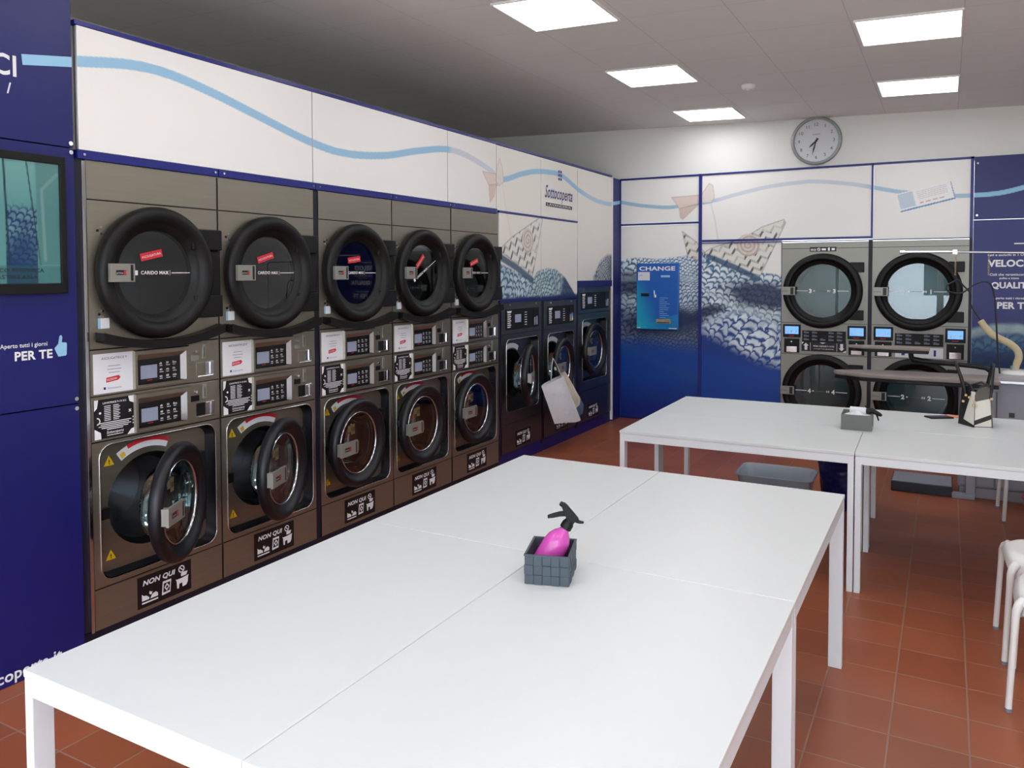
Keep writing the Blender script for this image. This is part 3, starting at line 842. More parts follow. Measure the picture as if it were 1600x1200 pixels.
    pp.m('print').text('SELEZIONA', .079, 1.196, .009, -.0038, w=.05, rot=.1)
    pp.m('rail').rect(.062, .073, 1.158, 1.169, -.0032).m('greyprint').text('Sottocoperta', .08, 1.159, .009, -.0032, w=.07, shear=.3)
    pp.build('paper_notice', t)
    control_panel(t, 1.133, w, True)
    coin_unit(t, 1.133, dark)
    return t
def black_notice(root, x0, x1, z0, z1, y, fine=True):
    pp = MB().m('blackprint').box(x0, x1, y, y+.003, z0, z1)
    w, h = x1-x0, z1-z0
    P = lambda a, b: (x0+a*w, z0+b*h)
    pp.m('print')
    yy = y-.0008
    pp.poly([P(0, 1), P(0, .72), P(.07, .80), P(.10, 1)], yy).poly([P(.84, 1), P(.87, .86), P(1, .80), P(1, 1)], yy)
    pp.poly([P(0, 0), P(.16, 0), P(.15, .16), P(0, .27)], yy).poly([P(1, 0), P(1, .16), P(.9, .13), P(.8, 0)], yy)
    pp.ring([(.012, 0), (.017, 0)], x0+.012, yy, z0+h*.46, 20, a0=-PI/2, a1=PI/2)
    pp.text('LAVATRICE 9-10 KG', x0+w*.21, z1-h*.12, h*.045, yy, w=w*.58, bold=.02)
    for i in range(9):
        z = z1-h*(.19+i*.045)
        pp.rect(x0+w*.24, x0+w*.40, z, z+h*.018, yy).rect(x0+w*.46, x0+w*(.60+.03*(i % 2)), z, z+h*.018, yy)
    pp.cyl((x0+w*.14, yy+.0005, z0+h*.66), (x0+w*.14, yy-.0003, z0+h*.66), .0055, n=12)
    pp.rect(x0+w*.835, x0+w*.925, z0+h*.61, z0+h*.63, yy, .8).rect(x0+w*.835, x0+w*.925, z0+h*.61, z0+h*.63, yy, -.8)
    for i, q in enumerate((.82, .7, .8, .66, .4)):
        z = z0+h*(.39-i*.045); pp.rect(x0+w*(.5-q/2), x0+w*(.5+q/2), z, z+h*.02, yy)
    pp.text('Sottocoperta', x0+w*.5, z0+h*.11, h*.07, yy, w=w*.42, align='c', shear=.3, bold=.01)
    pp.rect(x0+w*.3, x0+w*.7, z0+h*.06, z0+h*.075, yy)
    for i in range(3): pp.rect(x0+w*.945, x0+w*.965, z0+h*(.26+i*.08), z0+h*(.30+i*.08), yy)
    pp.build('black_notice', root)
def triangle(root, x, z, s=.026):
    t = MB().m('yellow').prism([(x-s, z-s*.75), (x+s, z-s*.75), (x, z+s)], -.0015, 0)
    t.m('blackprint').text('!', x, z-s*.5, s*.8, -.0022, align='c', bold=.03)
    return t
def nonqui(root, x0, x1, z0, z1, y=0):
    w, h = x1-x0, z1-z0
    s = MB().m('blackprint').box(x0, x1, y-.002, y+.001, z0, z1)
    yy = y-.003
    s.m('print').text('NON QUI', x0+w*.09, z0+h*.70, h*.16, yy, w=w*.60, shear=.2, bold=.035)
    cx, cz, r = x0+w*.81, z0+h*.785, h*.12
    s.ring([(r, 0), (r*.72, 0)], cx, yy, cz, 28)
    s.rect(cx-r*.85, cx+r*.85, cz-r*.14, cz+r*.14, yy, -.75)
    X = lambda a: x0+w*a
    Z = lambda b: z0+h*b
    s.poly([(X(.07), Z(.22)), (X(.20), Z(.22)), (X(.20), Z(.28)), (X(.15), Z(.36)), (X(.10), Z(.38)), (X(.07), Z(.44))], yy)
    s.poly([(X(.22), Z(.22)), (X(.36), Z(.22)), (X(.36), Z(.32)), (X(.32), Z(.38)), (X(.28), Z(.36)), (X(.25), Z(.33))], yy)
    s.poly([(X(.20), Z(.40)), (X(.225), Z(.34)), (X(.25), Z(.36)), (X(.26), Z(.44)), (X(.235), Z(.42)), (X(.215), Z(.48))], yy)
    s.rect(X(.07), X(.36), Z(.12), Z(.165), yy)
    # rug
    R = [(X(.43), Z(.16)), (X(.59), Z(.18)), (X(.61), Z(.60)), (X(.45), Z(.60))]
    s.poly(R, yy)
    s.m('blackprint').poly([(X(.455), Z(.235)), (X(.575), Z(.25)), (X(.59), Z(.53)), (X(.47), Z(.53))], yy-.0006)
    s.m('print').poly([(X(.52), Z(.26)), (X(.575), Z(.39)), (X(.525), Z(.52)), (X(.475), Z(.39))], yy-.0012)
    s.m('blackprint').poly([(X(.52), Z(.33)), (X(.55), Z(.39)), (X(.525), Z(.45)), (X(.5), Z(.39))], yy-.0018)
    # dog with a cap
    s.m('print').poly([(X(.69), Z(.50)), (X(.71), Z(.44)), (X(.72), Z(.18)), (X(.755), Z(.17)), (X(.765), Z(.32)), (X(.82), Z(.32)), (X(.825), Z(.18)), (X(.90), Z(.20)), (X(.93), Z(.30)), (X(.935), Z(.42)), (X(.95), Z(.52)), (X(.90), Z(.50)), (X(.80), Z(.48)), (X(.72), Z(.48))], yy)
    s.poly([(X(.80), Z(.54)), (X(.90), Z(.54)), (X(.93), Z(.66)), (X(.83), Z(.67)), (X(.80), Z(.64))], yy)
    s.build('prohibition_sticker', root)
WR = [(.284, -.004), (.288, .012), (.286, .028), (.276, .042), (.262, .047), (.246, .043), (.232, .030), (.222, .020), (.205, .014), (.196, .006), (.195, -.006), (.20, -.014), (.27, -.018), (.284, -.004)]
def washer_door(root, hx, cz, r, ph, name='door', dark=False, bowl=True):
    # local door frame: hinge at origin, door runs to -x
    k = r/.288; c = -r
    d = MB().m('gasket').ring([(a*k, o*k) for a, o in WR], c, 0, 0)
    d.box(-.03, .02, -.02, .012, .10*k, .18*k).box(-.03, .02, -.02, .012, -.18*k, -.10*k)
    o = d.build(name, root, (hx, -.02, cz)); o.rotation_euler.z = ph
    g = MB().m('glassclear').disc(c, -.012, 0, .198*k, 56)
    g.m('glass').ring([(.197*k, -.01), (.18*k, -.05), (.165*k, -.10), (.12*k, -.125), (.01, -.13)], c, 0, 0, 48)
    g.build('door_glass', o)
    MB().m('chrome').ring([(.203*k, .012), (.201*k, .02), (.196*k, .02), (.195*k, .01)], c, 0, 0, 56).ring([(.200*k, -.03), (.203*k, -.036), (.200*k, -.042), (.196*k, -.036), (.2*k, -.03)], c, 0, 0, 56).build('glass_rim', o)
    l = MB().m('steel_light').box(c-.275*k, c-.100*k, -.080*k, -.066*k, -.042, .042).box(c-.27*k, c-.235*k, -.07*k, -.03, -.038, .038)
    l.m('blackprint').box(c-.125*k, c-.113*k, -.0815*k, -.080*k, -.034, .034).rect(c-.24*k, c-.175*k, -.013, .012, -.0807*k)
    l.m('red').rect(c-.192*k, c-.178*k, -.010, .010, -.0813*k)
    l.m('print').text('primus', c-.235*k, -.005, .008, -.0813*k, w=.036*k)
    l.m('chrome').box(c-.100*k, c-.086*k, -.078*k, -.02, -.03, .03)
    l.build('latch_plate', o, bevel=.0015)
    cr = MB().m('cream')
    cr.rect(c-.085*k, c-.052*k, .075, .115, .009).rect(c-.05*k, c-.008*k, .055, .12, .009)
    cr.m('blackprint')
    for i in range(3): cr.rect(c-.044*k+i*.012, c-.038*k+i*.012, .075, .10, .008)
    cr.build('inner_label', o)
    return o
def washer_unit(s0, w, label, ph, tri=True):
    t = empty('washing_machine', (0, s0, 0), HALF, label, 'washing machine', 'steel washing machines under the dryers')
    cx, cz = .300, .607
    b = MB().m('steel').openbox(.002, w-.002, 0, .8, .073, 1.129)
    fr = rrect(.038, .676, .288, .905, .06)
    b.plate(.002, w-.002, .262, .922, fr, 0)
    b.box(.002, w-.002, 0, .02, .928, 1.129)
    b.box(.002, w-.002, 0, .02, .073, .256)
    b.m('black').box(.003, w-.003, .006, .02, .92, .93).box(.003, w-.003, .004, .02, .254, .264)
    b.m('gasket').skirt(rrect(.042, .672, .292, .901, .057), .001, rrect(.052, .655, .305, .888, .05), .055, True)
    b.m('steel')
    inner = rrect(.052, .655, .305, .888, .05)
    hole = circ(cx+.03, cz-.01, .222, 36)
    b.plate(.052, .655, .305, .888, hole, .055)
    b.m('rubber').skirt(hole, .055, circ(cx+.02, cz-.01, .195, 36), .10)
    b.m('drum').skirt(circ(cx+.02, cz-.01, .195, 36), .10, circ(cx+.02, cz-.01, .21, 36), .42)
    b.poly(circ(cx+.02, cz-.01, .21, 36)[::-1], .42)
    b.m('gasket').box(.045, .095, .02, .05, .56, .61)
    b.build('body', t)
    e = MB().m('chrome'); lp_ = rrect(.036, .678, .286, .907, .062)
    e.tube([(p[0], -.001, p[1]) for p in lp_]+[(lp_[0][0], -.001, lp_[0][1])], .0035, 6)
    e.build('recess_edge', t)
    washer_door(t, .562, cz, .28, ph)
    for i in range(2):
        tr = triangle(t, .118, .815 if i == 0 else .375)
        tr.v = [(a, y+.054, q) for a, y, q in tr.v]; tr.build('warning_triangle', t)
    a = MB().m('paper').ring([(.250, 0), (.296, 0)], cx+.02, .053, cz-.01, 20, a0=math.radians(66), a1=math.radians(124))
    a.m('red').ring([(.278, 0), (.298, 0)], cx+.02, .052, cz-.01, 20, a0=math.radians(66), a1=math.radians(112))
    a.m('yellow').ring([(.258, 0), (.280, 0)], cx+.02, .0515, cz-.01, 4, a0=math.radians(117), a1=math.radians(122))
    a.build('arc_label', t)
    control_panel(t, .928, w, False)
    coin_unit(t, .928, True)
    black_notice(t, .014, .214, .937, 1.115, -.003)
    nonqui(t, .212, .512, .092, .242)
    return t
S0 = [1.494, 2.21, 2.957, 3.678, 4.412]
Wd = [.710, .706, .716, .724, .719]
ords = ['first', 'second', 'third', 'fourth', 'fifth']
dl = ['steel tumble dryer nearest the navy screen panel, first of the top row',
      'steel tumble dryer second from the left in the top row',
      'steel tumble dryer in the middle of the five in the top row',
      'steel tumble dryer fourth in the top row, its glass lettering tilted',
      'steel tumble dryer fifth in the top row, beside the boat mural']
wl = ['steel washing machine nearest the camera with its round door ajar',
      'steel washing machine second from the left with its door slightly open',
      'steel washing machine in the middle of the five, door nearly shut',
      'steel washing machine fourth from the left under the tilted-lettering dryer',
      'steel washing machine fifth from the left, next to the dark washers']
for i in range(5):
    dryer_unit(S0[i], Wd[i], dl[i], '98765'[i], [.22, .28, .12, .75, .3][i], i >= 2, .5 if i == 3 else 0)
    washer_unit(S0[i], Wd[i], wl[i], math.radians([29, 21, 5, 3, 2][i]))

# ------------------------------------------------------------------ three dark washers
def dark_washer(s0, w, ztop, label, ph, zp, zf0, zf1, fx0, fx1, hx, r):
    t = empty('washing_machine', (0, s0, 0), HALF, label, 'washing machine', 'dark single washing machines')
    st = 'steel_dark'
    b = MB().m(st).openbox(.002, w-.002, 0, .8, .12, ztop)
    fr = rrect(fx0, fx1, zf0, zf1, .05)
    b.plate(.002, w-.002, zf0-.10, zp-.04, fr, 0)
    b.box(.002, w-.002, 0, .02, zp-.036, ztop).box(.002, w-.002, 0, .02, .12, zf0-.104)
    b.m('gasket').skirt(fr, .0, rrect(fx0+.01, fx1-.02, zf0+.012, zf1-.012, .045), .07)
    cx, cz = hx-r-.005, (zf0+zf1)/2
    hole = circ(cx, cz, r*.82, 36)
    b.m(st).plate(fx0+.01, fx1-.02, zf0+.012, zf1-.012, hole, .07)
    b.m('rubber').skirt(hole, .07, circ(cx, cz, r*.72, 36), .12).m('drum').skirt(circ(cx, cz, r*.72, 36), .12, circ(cx, cz, r*.74, 36), .42)
    b.poly(circ(cx, cz, r*.74, 36)[::-1], .42)
    b.m('chrome').cyl((.15, 0, ztop-.022), (.15, -.006, ztop-.022), .009, n=12).cyl((w-.12, 0, ztop-.022), (w-.12, -.006, ztop-.022), .009, n=12)
    b.build('body', t)
    e = MB().m('chrome')
    e.tube([(p[0], -.001, p[1]) for p in fr]+[(fr[0][0], -.001, fr[0][1])], .0035, 6)
    e.build('recess_edge', t)
    p = MB().m('black').box(.08, w-.065, -.006, 0, zp, zp+.18)
    p.m('print')
    for q in range(8): p.rect(.10, .155+.01*(q % 2), zp+.02+q*.018, zp+.029+q*.018, -.007)
    for q in range(6): p.rect(.415, .46, zp+.03+q*.022, zp+.037+q*.022, -.007)
    p.poly([(.09, zp+.165), (.18, zp+.165), (.17, zp+.155), (.10, zp+.155)], -.007)
    cp_ = p.build('control_panel', t, bevel=.002)
    mesh('screen').box(.235, .345, -.009, -.006, zp+.06, zp+.13).build('display', cp_)
    MB().m('chrome').box(w-.17, w-.145, -.012, -.006, zp+.02, zp+.09).box(w-.13, w-.10, -.012, -.006, zp+.02, zp+.10).m('black').box(w-.18, w-.09, -.009, -.006, zp+.012, zp+.17).build('coin_unit', cp_)
    do = washer_door(t, hx, cz, r, ph)
    if ph > .3 or True:
        a = MB().m('paper').ring([(r*.86, 0), (r*1.02, 0)], cx, .066, cz, 20, a0=math.radians(60), a1=math.radians(122))
        a.build('arc_label', t)
    nonqui(t, .255, .54, .142, .285)
    return t
dark_washer(5.178, .764, 1.427, 'dark washing machine beside the fifth steel washer, its round door partly open', math.radians(17), 1.19, .47, 1.105, .09, .70, .57, .27)
dark_washer(5.987, .742, 1.420, 'dark washing machine with white tote bags hanging in front', math.radians(6), 1.185, .47, 1.105, .09, .68, .58, .27)
dark_washer(6.778, .90, 1.535, 'dark taller washing machine nearest the room corner', math.radians(0), 1.30, .545, 1.195, .11, .77, .65, .285)

# ------------------------------------------------------------------ tote bags hanging on the middle dark washer
def tote(name, P, depth, x0, mtl, label, strap, hem=None, lean=0):
    """P: four corners (s,z) of the bag front: top-left, top-right, bottom-right, bottom-left"""
    n = 10; b = MB().m(mtl)
    A = [Vector((p[0], 0, p[1])) for p in P]
    for sgn in (-1, 1):
        vs = []; fs = []
        for i in range(n+1):
            for j in range(n+1):
                u, v = i/n, j/n
                p = (A[0]*(1-u)+A[1]*u)*(1-v)+(A[3]*(1-u)+A[2]*u)*v
                bul = math.sin(PI*u)**.6*(.25+.75*math.sin(PI*min(v*.55+.1, 1)))*depth
                wr = .006*math.sin(9*u+5*v)+.004*math.sin(17*v-6*u)
                vs.append((p.x, -x0+sgn*bul/2+sgn*wr*math.sin(PI*u), p.z+.006*math.sin(7*u)*v))
        for i in range(n):
            for j in range(n):
                a = i*(n+1)+j; fs.append((a, a+1, a+n+2, a+n+1))
        if hem:
            cut = [f for f in fs if (f[0] % (n+1)) >= n-2]; rest = [f for f in fs if (f[0] % (n+1)) < n-2]
            b.m(mtl).add(vs, rest, True); b.m(hem).add(vs, cut, True)
        else: b.add(vs, fs, True)
        if sgn == -1: bot = [vs[i*(n+1)+n] for i in range(n+1)]
        else:
            b2 = [vs[i*(n+1)+n] for i in range(n+1)]
            b.m(mtl).add(bot+b2, [(i, i+1, n+2+i, n+1+i) for i in range(n)])
    root = b.build(name, None, None, HALF)
    s = MB().m(mtl)
    for a, dy in strap: s.tube([(p[0], -x0+dy, p[1]) for p in a], .011, 6, flat=.3)
    s.build('handle', root)
    return tag(root, label, 'tote bag', 'white tote bags hanging on a washer door')
hk = (5.85, .912)
def arc(p, q, mid): return [(p[0]+(mid[0]-p[0])*t*2*(1-t)+(q[0]-p[0])*t*t if 0 else (1-t)**2*p[0]+2*t*(1-t)*mid[0]+t*t*q[0], (1-t)**2*p[1]+2*t*(1-t)*mid[1]+t*t*q[1]) for t in [i/8 for i in range(9)]]
tote('tote_bag', [(6.13, .73), (6.22, .75), (6.66, .37), (6.50, .22)], .09, .10, 'cotton2', 'cream tote bag hanging behind the white one, with a blue-grey printed hem', [(arc((6.16, .73), (6.05, .75), (5.98, .85)), 0)], 'hem')
tote('tote_bag', [(5.60, .675), (6.06, .725), (6.46, .235), (5.87, .29)], .12, .17, 'cotton', 'plain white tote bag hanging in front on the washer door', [(arc((5.80, .69), (5.84, .90), (5.80, .84)), 0), (arc((5.84, .90), (6.03, .70), (5.91, .86)), 0)])

# ------------------------------------------------------------------ back wall panelling
apanel('B', .012, .925, 2.252, 2.748, 'white top panel with the wave and a paper bird beak, in the far corner')
apanel('B', .012, .925, .03, 2.226, 'tall mural door with dark blue knitted waves around the change machine')
apanel('B', .957, 2.650, 2.045, 2.748, 'wide white top panel with the rest of the paper bird and boat tip')
apanel('B', .957, 1.800, .03, 2.022, 'mural panel with paper boat on big blue knitting, left of the white dryers')
apanel('B', 2.672, 3.520, 2.010, 2.748, 'white top panel with a printed ticket on the wave, below and right of the clock')
fr = MB().m('rail')
fr.box(0, .94, D-.012, D+.018, 2.750, 2.768).box(.93, 2.66, D-.012, D+.018, 2.750, 2.768).box(2.66, 3.53, D-.012, D+.018, 2.750, 2.768)
fr.box(.925, .957, D-.025, D+.018, .03, 2.768).box(2.652, 2.670, D-.012, D+.018, 2.02, 2.768).box(.957, 3.53, D-.012, D+.018, 2.003, 2.022 if False else 2.012)
fr.box(.957, 2.652, D-.012, D+.018, 2.022, 2.045).box(.01, .925, D-.008, D+.018, 2.228, 2.250).box(3.504, 3.532, D-.012, D+.018, 2.0, 2.768).m('navydark').box(3.504, 3.532, D-.012, D+.018, .03, 2.0).box(2.634, 2.670, D-.004, D+.018, .03, 2.005).m('rail')
fr.box(1.798, 1.806, D-.004, D+.018, .03, 2.0).box(0, .012, D-.012, D+.018, .0, 2.768)
struct(fr.build('trim_5'))
struct(MB().m('navy').box(.0, 3.9, D-.004, D+.018, 0, .03).build('baseboard_back'))
MB().m('chrome').box(.90, .912, D-.004, D, .98, 1.03).build('door_lock', [o for o in COL.objects if o.get('label', '').startswith('tall mural door')][0])

# change machine
cg = empty('change_machine', (0, D, 0), 0, 'blue wall-mounted coin change machine with CHANGE lettering', 'change machine')
c = MB().m('changeblue').box(.215, .706, -.044, -.001, 1.045, 1.793)
c.build('housing', cg, bevel=.006)
def paint_change(x, z):
    C = np.broadcast_to(L_(14, 92, 184), x.shape+(3,)).copy()
    C = mixc(C, L_(10, 172, 204), sstep(.50, .22, x+.35*(z-1.2))*sstep(1.75, 1.45, z)*.9)
    C = mixc(C, L_(14, 150, 196), (z < 1.07+.32*(x-.22))*.5)
    return mixc(C, L_(40, 186, 206), (z < 1.05+.9*(.36-x))*.5)
fp = art_panel('printed_front', .222, .70, 1.052, 1.786, paint_change, 'B', .008, -.0452, -.044, 'changeblue'); fp.parent = cg
p = MB().m('print').text('CHANGE', .46, 1.712, .046, -.0465, w=.42, align='c', bold=.03)
p.build('lettering', cg)
p = MB().m('paper').rect(.235, .375, 1.60, 1.695, -.0465).m('greyprint').text('Info', .25, 1.65, .018, -.0472)
p.build('info_sticker', cg)
p = MB().m('ltblue').rect(.505, .61, 1.635, 1.658, -.0465)
for i in range(11): p.m('paleblue').rect(.49, .49+[.10, .06, .09, .12, .08, .11, .10, .05, .09, .11, .07][i], 1.40-i*.022, 1.405-i*.022, -.0465)
p.m('print').rect(.225, .265, 1.058, 1.066, -.0465).rect(.6, .69, 1.058, 1.066, -.0465)
p.build('printed_instructions', cg)
MB().m('black').box(.275, .37, -.06, -.045, 1.42, 1.455).build('banknote_slot', cg, bevel=.004)
MB().m('chrome').box(.425, .452, -.058, -.045, 1.405, 1.44).box(.425, .434, -.056, -.045, 1.44, 1.49).build('coin_return_lever', cg, bevel=.002)
MB().m('brass').box(.455, .62, -.052, -.045, 1.118, 1.165).m('blackprint').box(.465, .61, -.053, -.052, 1.123, 1.132).build('coin_tray', cg, bevel=.002)

# stacked pale dryers
def stack(x0, w, label, digits, notice, cx):
    t = empty('stacked_dryer', (x0, D, 0), 0, label, 'dryer', 'pale stacked dryers on the back wall')
    cx -= x0
    b = MB().m('steel_light').openbox(0, w, -.012, .85, .04, 1.995)
    holes = []
    for cz, za, zb in ((1.495, 1.165, 1.93), (.462, .06, .83)):
        h_ = circ(cx, cz, .285); b.plate(0, w, za if za > 1 else .04, zb if zb > 1 else .835, h_, -.012)
        b.m('drum').skirt(h_, -.012, circ(cx, cz, .28), .45); b.m('steel_light')
        b.m('drum').poly(circ(cx, cz, .28)[::-1], .45); b.m('steel_light')
    b.box(0, w, -.012, 0, 1.935, 1.995).box(0, w, -.012, 0, .84, 1.16)
    b.m('blackprint').box(.001, w-.001, -.009, 0, 1.929, 1.936).box(.001, w-.001, -.009, 0, .834, .841).box(.001, w-.001, -.009, 0, 1.159, 1.166)
    b.build('body', t)
    for k, cz in enumerate((1.495, .462)):
        s = .384/.3125
        d = MB().m('rubber').ring([(r*s if r > .25 else .27+(r-.197)*1.1, o*.95+.012) for r, o in RINGP], cx, 0, cz).build('door', t)
        for hz in (cz+.24, cz-.24): MB().m('rubber').box(cx+.26, w-.035, -.05, -.012, hz-.05, hz+.05).build('hinge', d, bevel=.006)
        MB().m('glass').disc(cx, -.022, cz, .274, 64).build('door_glass', d)
        g = MB().m('print')
        g.rect(cx-.25, cx-.14, cz-.003, cz+.003, -.026).rect(cx+.14, cx+.25, cz-.003, cz+.003, -.026)
        g.text(digits[k], cx-.115, cz-.021, .042, -.026, align='c', bold=.05).text(digits[k], cx+.115, cz-.021, .042, -.026, align='c', bold=.05)
        g.rect(cx-.085, cx-.07, cz-.006, cz+.006, -.026).rect(cx+.05, cx+.06, cz-.01, cz+.01, -.026).rect(cx+.068, cx+.078, cz-.01, cz+.01, -.026)
        g.m('greyprint').rect(cx-.06, cx+.04, cz-.002, cz+.002, -.026)
        g.build('glass_print', d)
        l = MB().m('steel_light').box(cx-.39, cx-.255, -.095, -.08, cz-.042, cz+.042).box(cx-.38, cx-.35, -.085, -.05, cz-.038, cz+.038)
        l.m('blackprint').box(cx-.30, cx-.268, -.097, -.095, cz-.036, cz+.036).text('primus', cx-.38, cz-.006, .012, -.0958, w=.06)
        l.build('latch_plate', d, bevel=.002)
    for q, (a, b_) in enumerate(((.02, .195), (.645, .815))):
        c = MB().m('black').box(a, b_, -.03, -.012, 1.01, 1.145)
        c.m('red').rect(a+.06, a+.11, 1.022, 1.028, -.0305)
        cu = c.build('control_unit', t, bevel=.004)
        mesh('bluescreen').box(a+.02, b_-.02, -.032, -.029, 1.045, 1.125).m('print').rect(a+.035, a+.052, 1.062, 1.082, -.0325).rect(a+.078, a+.095, 1.062, 1.082, -.0325).rect(a+.12, a+.137, 1.062, 1.082, -.0325).build('display', cu)
        c = MB().m('black').box(a+.012, b_-.012, -.022, -.012, .85, .995)
        c.m('chrome').box(a+.035, b_-.035, -.03, -.02, .855, .915).cyl((a+.085, -.022, .965), (a+.085, -.027, .965), .006, n=10)
        c.build('coin_unit', t, bevel=.002)
    c = MB().m('black').box(.21, .63, -.016, -.012, .965 if notice else .965, 1.085)
    c.m('greyprint')
    for i in range(3):
        for j in range(5):
            if j == 2 and i: continue
            c.rect(.225+j*.08, .275+j*.08, .985+i*.036, .998+i*.036, -.0165).rect(.225+j*.08, .255+j*.08, 1.003+i*.036, 1.007+i*.036, -.0165)
    c.build('keypad', t)
    if notice:
        n_ = MB().m('blackprint').box(.205, .635, -.018, -.012, .872, .965)
        yy = -.019
        n_.m('print').poly([(.235, .885), (.262, .885), (.262, .93), (.275, .93), (.248, .957), (.221, .93), (.235, .93)], yy)
        n_.poly([(.578, .957), (.605, .957), (.605, .912), (.618, .912), (.591, .885), (.564, .912), (.578, .912)], yy)
        n_.rect(.29, .293, .88, .96, yy).rect(.545, .548, .88, .96, yy)
        n_.text('PRIMA INSERIRE 9-18 KG', .42, .92, .014, yy, w=.20, align='c', bold=.02).text('e scegli il programma', .42, .895, .012, yy, w=.19, align='c')
        n_.poly([(.207, .965), (.23, .965), (.207, .94)], yy).poly([(.633, .872), (.60, .872), (.633, .89)], yy).poly([(.38, .965), (.44, .965), (.41, .952)], yy)
        n_.build('black_notice', t)
        s_ = MB().m('blackprint').rect(.275, .53, 1.898, 1.945, -.014)
        s_.m('print').text('NON QUI', .285, 1.908, .02, -.0148, w=.05, bold=.03).ring([(.016, 0), (.011, 0)], .362, -.0148, 1.921, 18).rect(.35, .374, 1.919, 1.923, -.0148, -.8)
        s_.rect(.39, .43, 1.91, 1.93, -.0148).rect(.45, .468, 1.906, 1.937, -.0148).rect(.485, .515, 1.91, 1.932, -.0148)
        s_.build('prohibition_sticker', t)
    else:
        MB().m('paper').box(.215, .63, -.015, -.012, .85, .95).m('rail').rect(.27, .30, .87, .93, -.0155).rect(.55, .57, .87, .93, -.0155).build('white_notice', t)
    return t
stack(1.806, .828, 'pale stacked dryer with white digits 3 and 4 on its doors', '34', True, 2.207)
stack(2.672, .832, 'pale stacked dryer behind the ironing board, its top door reflecting windows', '12', False, 3.075)

# pillar panel on the right
def paint_pillar(x, z):
    C = np.broadcast_to(L_(16, 30, 108), x.shape+(3,)).copy()
    C = mixc(C, L_(24, 24, 96), sstep(2.1, 2.6, z)*.7)
    top = interp([(3.53, 1.14), (3.7, 1.19), (3.9, 1.20), (4.2, 1.12), (4.8, 1.0)], x)
    pl = (1-sstep(.02, .07, np.abs(top-.04-z)))
    C = mixc(C, L_(160, 188, 190), pl*.85*(.45+.8*fbm(x*12, z*12, 3)))
    K = mixc(np.broadcast_to(L_(18, 64, 110), C.shape), L_(84, 134, 160), fbm(x*9, z*9, 5)*knit(x, z, .3, .09, 2))
    C = mixc(C, K, sstep(.06, .12, top-z))
    C = mixc(C, L_(12, 40, 88), sstep(.98, .9, z)*.8)
    d = seg(WB, x, z)
    return mixc(C, L_(140, 192, 226), 1-sstep(.019, .024, d))
pa = tag(art_panel('cladding_panel', 3.534, 4.80, 2.176, 2.762, paint_pillar, 'B', .007, D-.02, D+.018, 'navy'), 'navy upper panel at right edge with a light blue wave stripe', 'wall panel', 'navy panels at the right edge')
pb = tag(art_panel('cladding_panel', 3.534, 4.80, .03, 2.170, paint_pillar, 'B', .009, D-.02, D+.018, 'navy'), 'navy slogan panel at right edge with VELOCI, QUALITA and PER TE lettering', 'wall panel', 'navy panels at the right edge')
MB().m('chrome').cyl((3.56, D-.02, 2.70), (3.56, D-.028, 2.70), .009, n=12).cyl((3.56, D-.02, 2.215), (3.56, D-.028, 2.215), .009, n=12).build('screw', pa)
t_ = MB().m('print'); yy = D-.0215
t_.text('Lavi e asciughi in 1 ORA', 3.655, 1.832, .022, yy, bold=.02)
t_.text('VELOCI', 3.655, 1.735, .062, yy, bold=.04).build('lettering', pb)
t_ = MB().m('print')
t_.text("Cicli che garantiscono", 3.672, 1.650, .022, yy, bold=.02).text('pulito e igiene', 3.75, 1.618, .018, yy, bold=.02)
t_.text("QUALITA'", 3.685, 1.535, .055, yy, bold=.04).build('lettering', pb)
t_ = MB().m('print')
t_.text('Aperto tutti i giorni', 3.705, 1.432, .020, yy, bold=.02).text('PER TE', 3.735, 1.345, .060, yy, bold=.04)
t_.build('lettering', pb)
MB().m('print').rect(3.86, 4.25, 1.94, 1.95, yy).build('printed_line', pb)

# wall clock
ck = empty('wall_clock', (2.132, D, 3.030), 0, 'round grey wall clock above the white panels', 'clock')
MB().m('clockgrey').ring([(.243, -.018), (.245, .02), (.236, .034), (.222, .034), (.214, .02)], 0, 0, 0, 72).build('rim', ck)
dlm = MB().m('clockface').ring([(.216, .012), (.001, .012)], 0, 0, 0, 72, smooth=False)
dlm.m('inside')
for i in range(1, 13):
    a = PI/2-i*PI/6; dlm.text(str(i), .168*math.cos(a), .168*math.sin(a)-.016, .032, -.0135, align='c')
for i in range(60):
    a = i*PI/30; dlm.rect(.205*math.cos(a)-.0015, .205*math.cos(a)+.0015, .205*math.sin(a)-.0015, .205*math.sin(a)+.0015, -.0135)
dlm.text('QUARTZ', 0, .06, .012, -.0135, align='c')
dlm.build('dial', ck)
def hand(name, ang, ln, wd, y):
    c, s = math.cos(ang), math.sin(ang)
    P = [(-.03, -wd*.6), (ln*.6, -wd), (ln, 0), (ln*.6, wd), (-.03, wd*.6)]
    MB().m('inside').prism([(a*c-b*s, a*s+b*c) for a, b in P], y-.002, y).build(name, ck)
hand('hour_hand', PI/2-2*PI*7.55/12, .10, .009, -.018); hand('minute_hand', PI/2-2*PI*32.5/60, .15, .007, -.023)
MB().m('inside').cyl((0, -.012, 0), (0, -.028, 0), .01, n=16).build('hub', ck)

